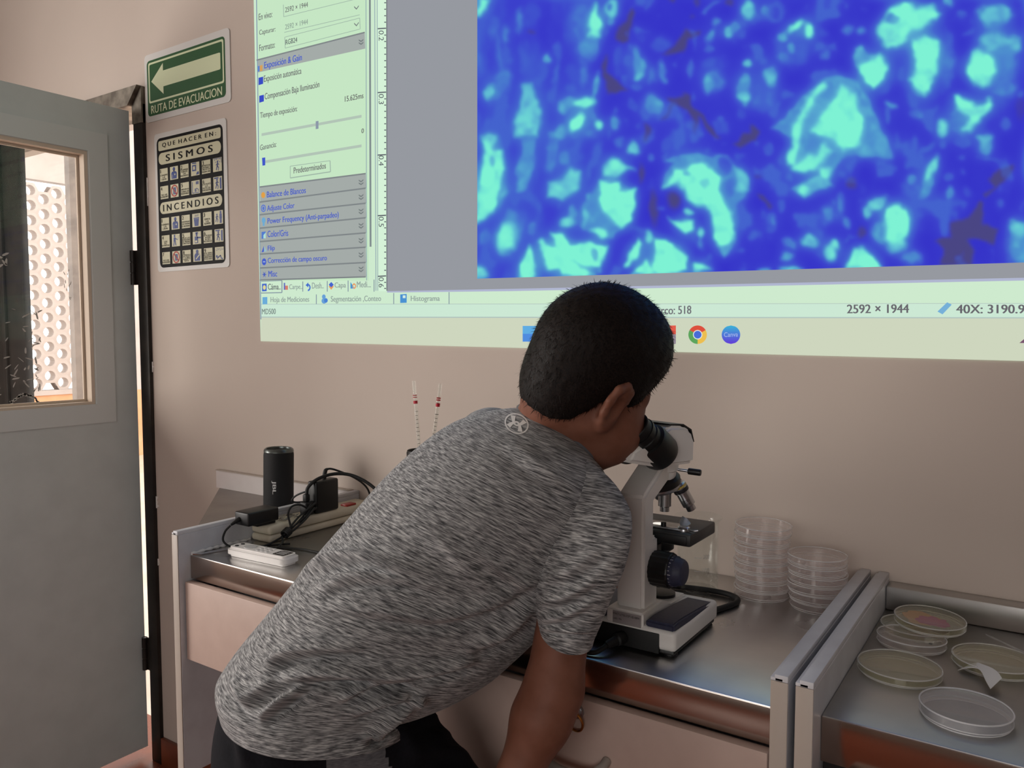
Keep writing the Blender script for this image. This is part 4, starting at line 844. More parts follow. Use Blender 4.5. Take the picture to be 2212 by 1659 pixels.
# tied bundle of spare cable hanging over the strip
bd = root('cable_bundle', 'tied bundle of thin black cable hanging over the power strip', 'cable', (-1.262, 1.06, .885))
rs = random.Random(5)
top, bot = Vector((-1.268, 1.128, .938)), Vector((-1.252, 1.030, .895))
for k in range(6):
    o1 = Vector((rs.uniform(-.007, .007), rs.uniform(-.006, .006), rs.uniform(-.006, .008))); o2 = Vector((rs.uniform(-.004, .004), rs.uniform(-.004, .004), rs.uniform(-.004, .004)))
    m = (top+bot)/2 + Vector((rs.uniform(-.005, .007), rs.uniform(-.005, .005), rs.uniform(-.008, .005)))
    tube_obj('strand', M['rubber'], bd, [top+o1, m+o2, bot+o2*.8], .0021, 7)
tube_obj('loop', M['rubber'], bd, [(-1.268, 1.118, .930), (-1.276, 1.098, .944), (-1.279, 1.078, .944), (-1.276, 1.066, .932), (-1.268, 1.062, .918), (-1.262, 1.060, .906), (-1.258, 1.050, .899)], .0021, 8)
bm = newbm(); dd = (bot-top).normalized()
for k in range(4): tube(bm, [bot - dd*(.008+.004*k) + (basis(dd)[1]*math.cos(a)+basis(dd)[2]*math.sin(a))*.0075 for a in [2*PI*j/14 for j in range(15)]], .0022, 6)
recalc(bm); tag(finish('binding', bm, M['rubber'], bd), kind='stuff')
tube_obj('tail', M['rubber'], bd, [bot, (-1.258, 1.005, .886), (-1.262, .985, .883), (-1.272, .968, .8825), (-1.284, .958, .8825)], .0022, 8)
tube_obj('tail', M['rubber'], bd, [bot, (-1.240, 1.020, .887), (-1.232, 1.000, .8828), (-1.228, .99, .8825)], .0022, 8)
tube_obj('tail', M['rubber'], bd, [(-1.262, .985, .8826), (-1.225, 1.005, .8825), (-1.180, 1.022, .8825), (-1.120, 1.022, .8825), (-1.06, 1.015, .8825)], .0022, 8)
bm = newbm()
for k in range(7):
    a = k*.5; pts = [(-1.296+.016*math.cos(t+a)*(1-.05*k), 1.085+.022*math.sin(t+a*.7), .9165+.0035*(1+math.sin(2*t+k))) for t in [j*.5 for j in range(11)]]
    tube(bm, pts, .0007, 5)
recalc(bm); tw = finish('tie_wire', bm, pmat('grey_tie_wire', (150, 146, 138), .4, .6), None); set_origin(tw, (-1.296, 1.085, .9155)); tag(tw, 'loose coil of thin grey tie wire on the power strip', 'wire')

# ---- white remote control
rc_o = Vector((-1.198, .9395, TOP)); rdx = Vector((1, .06, 0)).normalized(); rdy = Vector((-.06, 1, 0)).normalized()
rc = root('remote_control', 'white remote control lying near the front edge of the bench', 'remote control', rc_o)
def R_(u, v, z): return rc_o + rdx*u + rdy*v + Vector((0, 0, z))
bm = newbm(); prism(bm, rounded(.156, .042, .013, 5), lambda u, v, d: R_(u, v, d), 0.0005, .019); recalc(bm)
bmesh.ops.bevel(bm, geom=[e for e in bm.edges if abs(e.verts[0].co.z-e.verts[1].co.z) < 1e-5], offset=.005, segments=3, affect='EDGES'); finish('case', bm, M['white_pl'], rc)
lab = pmat('black_print', (26, 26, 28), .4); gp = pmat('grey_button', (196, 194, 194), .4)
bm = newbm(); bm.faces.new([bm.verts.new(R_(u, v, .0193)) for u, v in rounded(.030, .026, .004, 3, .053, 0)]); sticker = sub(finish('sticker', bm, lab, rc, smooth=False))
bm = newbm()
for k in range(3): bm.faces.new([bm.verts.new(R_(u, v, .0195)) for u, v in rounded(.021, .003, .001, 2, .053, -.006+.006*k)])
tag(finish('sticker_print', bm, gp, sticker, smooth=False), kind='stuff')
def button(u, v, w, h, m, r=None):
    bm = newbm(); prism(bm, rounded(w, h, (r or min(w, h)/2.01), 4, u, v), lambda a, b, d: R_(a, b, d), .0188, .0202); recalc(bm); finish('button', bm, m, rc)
button(-.060, -.008, .008, .006, lab); button(-.060, .006, .008, .006, lab)
button(-.032, 0, .024, .024, gp)
for k in range(3): button(-.004+.012*k, -.008, .008, .005, gp); button(-.004+.012*k, .002, .008, .005, gp); button(-.004+.012*k, .011, .008, .005, gp)

# ---- thin metal strip lying against the partition
bm = newbm(); prism(bm, [(-1.333, .884), (-1.316, .892), (-1.300, .955), (-1.305, 1.00), (-1.312, 1.00), (-1.311, .955), (-1.326, .90), (-1.334, .898)], lambda u, v, d: Vector((u, v, d)), TOP+.0002, TOP+.002); recalc(bm)
ms = finish('metal_strip', bm, M['chrome'], None, smooth=False); set_origin(ms, (-1.316, .94, TOP)); tag(ms, 'thin bent metal strip lying against the left partition', 'metal strip')
tb = tube_obj('sealing_bead', pmat('white_sealant', (214, 212, 212), .4), bench, [(-1.335, .884, TOP+.002), (-1.334, .93, TOP+.003), (-1.335, .97, TOP+.002), (-1.334, 1.016, TOP+.002)], [.003+.0012*math.sin(k*2.1) for k in range(25)], 8)

# ---- pipette stand behind the boy with two glass pipettes
pc = root('pipette_pot', 'black pot holding two glass pipettes behind the boy', 'pot', (-1.025, 1.20, TOP))
lathe_obj('pot_body', M['black'], pc, (-1.025, 1.20, TOP), (0, 0, 1), [(0, 0), (.030, 0), (.033, .004), (.036, .165), (.0365, .183), (.035, .187), (.0335, .184), (.031, .010), (0, .010)], 32)
def pipette(bottom, top, label):
    b, t = Vector(bottom), Vector(top); d = (t-b); Lh = d.length; d.normalize()
    p = root('glass_pipette', label, 'pipette', b, 'pipettes in the black pot')
    r = .0042
    lathe_obj('tube', M['glass'], p, b, d, [(.0008, 0), (.0016, .03), (r, .05), (r, Lh-.035), (r*.8, Lh-.03), (r*.95, Lh-.02), (r*.95, Lh), (r*.6, Lh), (r*.6, Lh-.02), (r*.72, Lh-.06), (r*.72, .06), (.0006, .01), (.0006, 0)], 14)
    red = pmat('red_ring_print', (184, 22, 44), .4); gy = pmat('grey_scale_print', (92, 84, 80), .5)
    for h0, h1 in ((.046, .040), (.034, .0325), (.030, .0285)): lathe_obj('colour_ring', red, p, b, d, [(r*1.01, Lh-h0), (r*1.02, Lh-h1)], 14)
    bm = newbm(); _, u, v = basis(d); vw = (Vector(CAM)-t); vw = (vw-d*vw.dot(d)).normalized(); w = d.cross(vw)
    for k in range(15):
        h = Lh-.062-.008*k; ln = 1.1 if k % 5 == 0 else .6
        pts = [b+d*(h+dz)+(vw*math.cos(a)+w*math.sin(a))*r*1.02 for dz, a in ((0, -ln), (0, 0), (0, ln), (.0009, ln), (.0009, 0), (.0009, -ln))]
        bm.faces.new([bm.verts.new(q) for q in pts])
    tag(finish('scale_marks', bm, gy, p, smooth=False), kind='stuff')
    return p
pipette((-1.016, 1.193, .892), (-1.053, 1.2, 1.204), 'left glass pipette with red rings, leaning left in the black pot')
pipette((-1.040, 1.205, .892), (-.984, 1.2, 1.201), 'right glass pipette with red rings, leaning right in the black pot')

# ---- chrome rimmed dish at the front edge, half hidden by the boy's arm
cd = root('rimmed_dish', 'small chrome rimmed glass dish half hidden behind the arm of the boy', 'dish', (-.548, .918, TOP))
lathe_obj('bowl', M['glass'], cd, (-.548, .918, TOP), (0, 0, 1), [(0, .0005), (.018, .0005), (.027, .004), (.0315, .011), (.030, .011), (.026, .006), (0, .003)], 36)
lathe_obj('rim', M['chrome'], cd, (-.548, .918, TOP), (0, 0, 1), [(.030, .010), (.033, .010), (.0335, .012), (.033, .0135), (.030, .0135), (.030, .010)], 40)

# ---- beaker behind the microscope
bk = root('beaker', 'clear glass beaker with printed scale behind the microscope', 'beaker', (-.470, 1.235, TOP))
rb = .0335
lathe_obj('glass_wall', M['glass'], bk, (-.470, 1.235, TOP), (0, 0, 1), [(0, 0), (rb-.003, 0), (rb, .003), (rb, .108), (rb+.002, .114), (rb+.006, .119), (rb+.005, .120), (rb+.0005, .1145), (rb-.0018, .108), (rb-.0018, .005), (0, .003)], 40)
wp = pmat('white_scale_print', (205, 203, 198), .6)
vw = (Vector(CAM)-Vector((-.470, 1.235, CAM_H))).normalized(); sd = Vector((-vw.y, vw.x, 0))
def bp_(a, z): return Vector((-.470, 1.235, TOP+z)) + (vw*math.cos(a)+sd*math.sin(a))*(rb+.0004)
for t, z in (('200', .058), ('100', .036)):
    bm = newbm(); text_quad(bm, t, lambda u, v: bp_(.25+.32*u, z+.007*v)); recalc(bm); finish('scale_number', bm, wp, bk, smooth=False)
    bm = newbm(); bm.faces.new([bm.verts.new(bp_(a, zz)) for a, zz in ((-.15, z+.001), (.05, z+.001), (.2, z+.001), (.2, z+.002), (.05, z+.002), (-.15, z+.002))]); finish('scale_mark', bm, wp, bk, smooth=False)

# ---- petri dishes
def dish(name, label, x, y, z, r, h, mat, tilt=(0, 0), group=None, lid=True):
    d = root(name, label, 'petri dish', (x, y, z), group); ax = Vector((tilt[0], tilt[1], 1)).normalized(); o = Vector((x, y, z))
    t = .0013
    lathe_obj('dish_base', mat, d, o, ax, [(0, .0012), (r*.93, .0012), (r*.94, 0), (r*.955, 0), (r*.955, h*.85), (r*.955-t, h*.85), (r*.955-t, .0026), (0, .0026)], 48)
    if lid: lathe_obj('lid', mat, d, o, ax, [(r, h*.28), (r, h), (r-.001, h+.0008), (r*.95, h), (0, h-.0002), (0, h-.0014), (r-t, h-.0014), (r-t, h*.28), (r, h*.28)], 48)
    rm = M['rim_glint_strong'] if mat is M['petri_milky'] else M['rim']
    for hh in ((h, .0009), (h*.30, .0007), (.0008, .0007)):  # pale rings paint the bright glints along the dish edges
        bm = newbm(); tube(bm, [o+ax*hh[0]+(basis(ax)[1]*math.cos(a)+basis(ax)[2]*math.sin(a))*(r-.0004 if hh[0] > .001 else r*.95) for a in [2*PI*k/56 for k in range(57)]], hh[1], 6, caps=False); recalc(bm); finish('rim', bm, rm, d)
    return d
G1 = 'stacked petri dishes by the wall'
zz = TOP; rs = random.Random(11)
ords = ['lowest', 'second from the bottom', 'third from the bottom', 'fourth from the bottom', 'fifth from the bottom', 'sixth from the bottom', 'seventh from the bottom', 'eighth from the bottom']
for k in range(8):
    tl = (0.03, -.02) if k >= 6 else (0, 0)
    if k == 6: zz += .0015
    dish('petri_dish', 'clear petri dish, %s in the taller stack by the wall' % ('topmost' if k == 7 else ords[k]), -.372+rs.uniform(-.002, .002), 1.262+rs.uniform(-.002, .002), zz, .0435, .0133, M['petri'], tl, G1); zz += .0143
zz = TOP
for k in range(6):
    dish('petri_dish', 'clear petri dish, %s in the shorter stack beside the partition' % ('topmost' if k == 5 else ords[k]), -.284+rs.uniform(-.002, .002), 1.252+rs.uniform(-.002, .002), zz, .0430, .0128, M['petri'], (0, 0), 'petri dishes in the shorter stack'); zz += .0138
G3 = 'petri dishes lying on the side bench'
dish('petri_dish', 'milky clear petri dish nearest the front edge of the side bench', -.064, .975, TOP, .0455, .0135, M['petri_milky'], (0, 0), G3)
dish('petri_dish', 'low greyish petri dish beside the white partition', -.142, 1.060, TOP, .0475, .011, M['petri_grey'], (0, 0), G3)
dish('petri_dish', 'clear petri dish with small dark marks in the middle row', -.143, 1.168, TOP+.0005, .0425, .012, M['petri'], (.0, .03), G3)
dish('petri_dish', 'low greyish petri dish at the right edge under the thin stick', -.046, 1.150, TOP, .0475, .011, M['petri_grey'], (0, 0), G3)
dish('petri_dish', 'greyish petri dish lying under the pink stained one', -.146, 1.222, TOP, .0435, .010, M['petri_grey'], (0, 0), G3)
pk = dish('petri_dish', 'petri dish with pink and orange growth on top of another dish', -.128, 1.226, TOP+.0125, .0450, .011, M['petri_grey'], (.03, -.03), G3)
def stain(name, rgb, cx, cy, r, seed, zo):
    rr = random.Random(seed); bm = newbm(); n = 22; o = Vector((-.128, 1.226, TOP+.0125+.0046+zo)); ax = Vector((.03, -.03, 1)).normalized(); _, u, v = basis(ax)
    pts = [o + Vector((cx, cy, 0)) - Vector((0, 0, .03*cx-.03*cy)) + Vector((math.cos(a), math.sin(a)*.8, -(.03*math.cos(a)-.03*math.sin(a)*.8)))*r*rr.uniform(.72, 1.1) for a in [2*PI*k/n for k in range(n)]]
    top = [bm.verts.new(p+Vector((0, 0, .0012))) for p in pts]; bot = [bm.verts.new(p) for p in pts]; bm.faces.new(top); bm.faces.new(bot[::-1])
    for k in range(n): bm.faces.new((bot[k], bot[(k+1) % n], top[(k+1) % n], top[k]))
    recalc(bm); finish(name, bm, pmat(name+'_tint', rgb, .5), pk)
stain('orange_growth', (196, 140, 84), -.010, .006, .030, 4, 0); stain('pink_growth', (176, 44, 128), .004, -.002, .023, 9, .0014)
bm = newbm(); box(bm, -.120, -.116, 1.150, 1.154, TOP+.012, TOP+.0128); mk = finish('dark_crumb', bm, M['black'], None); set_origin(mk, (-.118, 1.152, TOP+.012)); tag(mk, 'tiny dark crumb on the middle petri dish', 'crumb')
# curled scrap of white paper
bm = newbm(); N_ = 12; A, B = [], []
for k in range(N_+1):
    t = k/N_; x = -.078+.038*t; y = 1.118-.052*t*t; z = TOP+.0015+.010*math.sin(t*PI*.8)
    w = .013*(1-.35*math.sin(t*PI))+.003*math.sin(t*9); A.append((x+.35*w, y+w*.9, z+.006*t)); B.append((x-.35*w, y-w*.9, z))
up_ = [[bm.verts.new(Vector(p)+Vector((0, 0, o))) for p in q] for q in (A, B) for o in (.0004, 0)]
for k in range(N_):
    a0, a1, b0, b1 = up_
    for q in ((a0[k], a0[k+1], b0[k+1], b0[k]), (b1[k], b1[k+1], a1[k+1], a1[k]), (a1[k], a1[k+1], a0[k+1], a0[k]), (b0[k], b0[k+1], b1[k+1], b1[k])): bm.faces.new(q)
for k in (0, N_): bm.faces.new((up_[0][k], up_[2][k], up_[3][k], up_[1][k]))
recalc(bm); pp = finish('paper_scrap', bm, pmat('white_paper', (226, 224, 222), .7), None); set_origin(pp, (-.06, 1.10, TOP)); tag(pp, 'curled scrap of white paper between the petri dishes', 'paper')
st = root('plastic_stick', 'thin pale plastic stick with white tip resting on a dish rim', 'stick', (-.02, 1.19, TOP+.013))
tube_obj('shaft', M['petri_milky'], st, [(-.060, 1.226, TOP+.0135), (-.012, 1.178, TOP+.0142)], .0012, 8, 0)
tube_obj('tip', M['white_pl'], st, [(-.012, 1.178, TOP+.0145), (.004, 1.162, TOP+.0150), (.020, 1.146, TOP+.0155)], .0026, 8, 0)
# ------------------------------------------------------------ microscope
MX = -.4565
ms_ = root('microscope', 'white and navy binocular laboratory microscope on the steel bench', 'microscope', (MX, 1.015, TOP))
YZ = lambda u, v, d: Vector((d, u, v))
base = sub(boxobj('base', M['white_enamel'], ms_, (-.530, -.385, .938, 1.095, .889, .9165), .006, 3))
boxobj('base_plate', M['black'], base, (-.526, -.389, .943, 1.092, .8835, .8895), .002)
for x in (-.517, -.398):
    for y in (.954, 1.080): lathe_obj('rubber_foot', M['rubber'], base, (x, y, TOP), (0, 0, 1), [(0, 0), (.009, 0), (.010, .002), (.009, .0045), (0, .0045)], 20)
boxobj('recess_shade', M['rubber'], base, (-.512, -.407, .9365, .94, .8845, .911), .001)  # flat black panel paints the shade of an open recess
sw = sub(boxobj('rocker_switch', M['black'], ms_, (-.513, -.497, .9335, .9375, .889, .906), .001))
bm = newbm(); text_quad(bm, 'O', lambda u, v: Vector((-.5015+.003*u, .9332, .8955+.005*v))); box(bm, -.510, -.5075, .9331, .9333, .8976, .8984); recalc(bm); finish('switch_marks', bm, M['white_pl'], sw, smooth=False)['kind'] = 'stuff'
for x0, x1 in ((-.4275, -.3875), (-.5275, -.4875)):
    bm = newbm(); prism(bm, [(.9395, .9145), (1.0935, .9080), (1.0935, .9150), (1.03, .9215), (.96, .9265), (.9395, .9255)], YZ, x0, x1); recalc(bm)
    bmesh.ops.bevel(bm, geom=list(bm.edges), offset=.0028, segments=3, affect='EDGES'); finish('hand_rest', bm, M['navy_pl'], ms_)
bm = newbm(); prism(bm, [(.937, .912), (1.085, .912), (1.085, .920), (1.03, .9225), (1.00, .933), (.937, .933)], YZ, -.4835, -.4300); recalc(bm)
bmesh.ops.bevel(bm, geom=list(bm.edges), offset=.0025, segments=2, affect='EDGES'); ridge = sub(finish('base_ridge', bm, M['white_enamel'], ms_))
boxobj('name_label', pmat('grey_label', (150, 142, 142), .5), ridge, (-.4735, -.4325, .9364, .937, .9135, .9300))
bm = newbm()
text_quad(bm, 'PYPCT-LCT05-DGPT-SD-08894', lambda u, v: Vector((-.4725+.038*u, .9362, .9245+.0028*v)), .01); text_quad(bm, 'LAB.1 PN', lambda u, v: Vector((-.4725+.012*u, .9362, .9185+.0024*v)), .01); recalc(bm); finish('label_print', bm, M['black'], ridge, smooth=False)['kind'] = 'stuff'
bm = newbm(); prism(bm, [(.952, .928), (.952, 1.084), (1.022, 1.121), (1.052, 1.121), (1.050, 1.100), (.984, 1.072), (.984, 1.024), (.998, 1.024), (.998, .928)], YZ, -.4765, -.4365); recalc(bm)
bmesh.ops.bevel(bm, geom=list(bm.edges), offset=.004, segments=3, affect='EDGES'); finish('arm', bm, M['white_enamel'], ms_)
boxobj('arm_rack', M['black'], ms_, (-.468, -.445, .990, 1.018, .955, 1.012), .002)
lathe_obj('head_collar', M['white_enamel'], ms_, (MX, 1.045, 1.094), (0, 0, 1), [(0, 0), (.0225, 0), (.0235, .002), (.0235, .010), (.0265, .012), (.0275, .0255), (0, .0255)], 36)
HROT = math.radians(-20)
def spin(p, dx=0.0):
    x, y = p[0]-MX, p[1]-1.045; return Vector((MX+dx+x*math.cos(HROT)-y*math.sin(HROT), 1.045+x*math.sin(HROT)+y*math.cos(HROT), p[2]))
HZ = lambda u, v, d: spin((d, u, v), .003)
bm = newbm(); prism(bm, [(.940, 1.131), (1.0, 1.1185), (1.066, 1.1185), (1.067, 1.150), (1.060, 1.164), (1.045, 1.172), (1.018, 1.174), (.985, 1.160), (.950, 1.146)], HZ, -.500, -.413); recalc(bm)
bmesh.ops.bevel(bm, geom=list(bm.edges), offset=.005, segments=3, affect='EDGES'); head = sub(finish('viewing_head', bm, M['white_enamel'], ms_))
bm = newbm(); prism(bm, [(1.067, 1.148), (1.0605, 1.1645), (1.045, 1.1725), (1.018, 1.1745), (1.018, 1.1765), (1.046, 1.1745), (1.0625, 1.166), (1.0685, 1.148)], HZ, -.496, -.417); recalc(bm); finish('head_edge', bm, M['black'], head, smooth=False)
for x in (-.428, -.487):
    ax = spin((MX, 1.045-.78, .62)) - Vector((MX, 1.045, 0)); o = spin((x, 1.016, 1.131), .006)
    oc = sub(lathe_obj('ocular_tube', M['black'], ms_, o, ax, [(0, .003), (.0240, .003), (.0265, .009), (.0265, .037), (.0255, .040), (.021, .041)], 36))
    lathe_obj('eyepiece', M['black'], oc, o+ax*.040, ax, [(.0215, 0), (.0215, .010), (.0200, .011), (.0200, .016), (.0215, .017), (.0215, .021), (0, .021)], 32)
    lathe_obj('eyecup', M['rubber'], oc, o+ax*.060, ax, [(.0205, 0), (.0195, .006), (.0210, .013), (.0195, .014), (.016, .004), (0, .004)], 32)
lv = sub(tube_obj('lock_lever', M['chrome'], ms_, [(-.434, 1.050, 1.1075), (-.416, 1.053, 1.106)], .0020, 10, 0))
lathe_obj('lever_grip', M['black'], lv, (-.417, 1.053, 1.106), (1, .10, -.05), [(0, 0), (.0030, 0), (.0046, .001), (.0046, .017), (.0040, .0185), (0, .0185)], 18)
# nosepiece and objectives
nax = Vector((.06, .30, -.95)).normalized(); no = Vector((MX, 1.046, 1.096))
npc = sub(lathe_obj('nosepiece', M['black'], ms_, no, nax, [(0, -.001), (.019, -.001), (.026, .001), (.0285, .004), (.0285, .012), (.0265, .0135), (0, .0135)], 40))
lathe_obj('nosepiece_ring', M['satin'], npc, no+nax*.013, nax, [(.0265, 0), (.0268, .003), (.0255, .006), (.018, .0075), (0, .0078)], 40)
dk = pmat('dark_band', (50, 50, 54), .4, .5); rdb = pmat('red_band', (150, 60, 60), .4); ylb = pmat('yellow_band', (196, 176, 90), .4)
def objective(o, ax, L_, band, r=.0095):
    o = Vector(o); ax = Vector(ax).normalized()
    b = sub(lathe_obj('objective', M['satin'], ms_, o, ax, [(r*.8, -.004), (r*.8, 0), (r*1.15, .001), (r*1.15, L_*.30), (r, L_*.32), (r, L_*.80), (r*.72, L_*.84), (r*.72, L_), (r*.4, L_), (0, L_-.001)], 28))
    lathe_obj('colour_band', band, b, o, ax, [(r*1.17, L_*.06), (r*1.17, L_*.12)], 28)
    lathe_obj('grip_ring', dk, b, o, ax, [(r*1.17, L_*.15), (r*1.19, L_*.16), (r*1.19, L_*.27), (r*1.17, L_*.28)], 28)
    return b, o, ax
objective((-.455, 1.062, 1.0825), (0, 0, -1), .040, rdb)
b2, o2, x2 = objective((-.438, 1.068, 1.0835), (.36, .34, -.87), .044, ylb)
objective((-.468, 1.074, 1.084), (-.25, .5, -.85), .034, rdb)
vw = (Vector(CAM)-o2); vw = (vw-x2*vw.dot(x2)).normalized(); w2 = x2.cross(vw)
bm = newbm()
for t, h0, h1, a0, a1 in (('10/0.25', .024, .028, -.35, .75), ('160/0.17', .029, .032, -.35, .75)):
    text_quad(bm, t, lambda u, v: o2+x2*(h1-(h1-h0)*v)+(vw*math.cos(a0+(a1-a0)*u)-w2*math.sin(a0+(a1-a0)*u)*-1)*.0097)
recalc(bm); finish('engraving', bm, M['black'], b2, smooth=False)['kind'] = 'stuff'
# stage
stg = sub(boxobj('stage', pmat('dark_stage', (40, 40, 40), .45), ms_, (-.512, -.394, 1.008, 1.104, 1.010, 1.0275), .003, 2))
boxobj('stage_rim', M['black'], stg, (-.510, -.400, 1.0065, 1.012, 1.0115, 1.0245), .001)
lathe_obj('stage_hole_shade', M['black'], stg, (-.455, 1.060, 1.0274), (0, 0, 1), [(0, 0.0002), (.016, .0002), (.016, 0)], 28)  # flat black disc paints the dark inside of the stage hole
lathe_obj('lit_aperture', emat('lamp_light', (255, 250, 240), 1.6), stg, (-.457, 1.044, 1.0277), (0, 0, 1), [(0, .0003), (.0075, .0003), (.0078, 0)], 24)
boxobj('glass_slide', M['glass'], stg, (-.490, -.420, 1.030, 1.056, 1.0282, 1.0294))
boxobj('slide_holder', M['satin'], stg, (-.500, -.412, 1.018, 1.028, 1.0278, 1.0305), .0008)
lathe_obj('clip_screw', M['black'], stg, (-.440, 1.024, 1.0300), (0, 0, 1), [(0, .006), (.0035, .006), (.0038, .005), (.0038, 0)], 16)
lathe_obj('clip_pivot', M['satin'], stg, (-.411, 1.026, 1.0275), (0, 0, 1), [(.0085, 0), (.0085, .002), (.0080, .0035), (.0085, .005), (.007, .0065), (0, .007)], 24)
bm = newbm(); prism(bm, [(-.421, 1.034), (-.424, 1.052), (-.414, 1.046), (-.404, 1.034), (-.406, 1.026), (-.416, 1.026)], lambda u, v, d: Vector((u, v, d+(v-1.026)*.25)), 1.0335, 1.035); recalc(bm); finish('spring_clip', bm, M['satin'], stg, smooth=False)
tube_obj('clip_lever', M['satin'], stg, [(-.406, 1.024, 1.0305), (-.396, 1.020, 1.0305), (-.389, 1.022, 1.0315)], .0014, 8, 4)
lathe_obj('condenser', M['black'], ms_, (-.455, 1.054, 1.011), (0, 0, -1), [(.024, 0), (.024, .005), (.017, .007), (.017, .020), (.012, .024), (0, .024)], 28)
boxobj('condenser_bracket', M['black'], ms_, (-.466, -.446, 1.012, 1.034, .975, 1.004), .002)
lathe_obj('illuminator', M['black'], ms_, (-.455, 1.054, .920), (0, 0, 1), [(.020, 0), (.020, .006), (.014, .008), (0, .008)], 28)
# focus knobs on both sides
for s in (1, -1):
    o = Vector((MX+s*.020, .986, .9815)); ax = (s, 0, 0)
    bm = newbm(); n = 40; prof = [(0, 0), (.0235, 0), (.0240, .002), (.0240, .025), (.0228, .027), (0, .027)]
    lathe(bm, o, ax, prof, n)
    for v in bm.verts:
        rel = v.co-o; r = math.hypot(rel.y, rel.z)
        if r > .0234:
            k = round(math.atan2(rel.z, rel.y)/(2*PI)*n)
            if k % 2: f = .962; v.co = Vector((v.co.x, o.y+rel.y*f, o.z+rel.z*f))
    recalc(bm); kb = sub(finish('focus_knob', bm, M['black'], ms_, angle=.3))
    fk = lathe_obj('fine_knob', M['navy_pl'], kb, o+Vector((s*.027, 0, 0)), ax, [(.0205, 0), (.0205, .006), (.0190, .008), (.0175, .014), (.0155, .0165), (.009, .018), (0, .0184)], 36)
    bm = newbm()
    for k in range(24):
        a = 2*PI*k/24; ln = .0040 if k % 4 == 0 else .0022
        d = Vector((0, math.cos(a), math.sin(a))); t = Vector((0, -math.sin(a), math.cos(a)))*.0003; p0 = o+Vector((s*.0275, 0, 0))+d*.0207; p1 = p0+Vector((s*ln, 0, 0))
        bm.faces.new([bm.verts.new(q) for q in (p0-t, p1-t, p1+t, p0+t)])
    recalc(bm); finish('knob_scale', bm, M['white_pl'], kb, smooth=False)['kind'] = 'stuff'
boxobj('knob_bracket', M['black'], ms_, (-.470, -.443, .962, 1.012, .952, .972), .002)
# mains lead into the rear and camera cable on the bench
pl = sub(lathe_obj('mains_lead', M['rubber'], ms_, (-.458, .9365, .8965), (-.30, -1, -.12), [(0, 0), (.0085, 0), (.0085, .012), (.0062, .014), (.0055, .028), (.0038, .032), (0, .032)], 16))
tube_obj('cord', M['rubber'], pl, [(-.467, .908, .8928), (-.471, .900, .889), (-.480, .893, .8848), (-.505, .890, .8838), (-.545, .8905, .8838)], .0034, 8)
cb = tube_obj('camera_cable', M['rubber'], None, [(-.62, 1.17, TOP+.0048), (-.53, 1.200, TOP+.0046), (-.468, 1.2165, TOP+.0046), (-.425, 1.221, TOP+.0046), (-.399, 1.212, TOP+.0046), (-.389, 1.193, TOP+.0046), (-.394, 1.165, TOP+.0046), (-.404, 1.135, TOP+.0046), (-.410, 1.100, TOP+.0046)], .0044, 10)
set_origin(cb, (-.42, 1.20, TOP)); tag(cb, 'thick black cable curving on the bench behind the microscope', 'cable')
# ------------------------------------------------------------ the boy bending over the microscope
def V3(a): return np.asarray(a, float)
def camvec(a, b, c): return RT*a + UP*b + FW*c                      # right, up, away
def nrm(v): v = V3(v); return v/np.linalg.norm(v)
def project(P):
    d = P-CAM; z = d@FW; return CX+FPX*(d@RT)/z, CY-FPX*(d@UP)/z, z

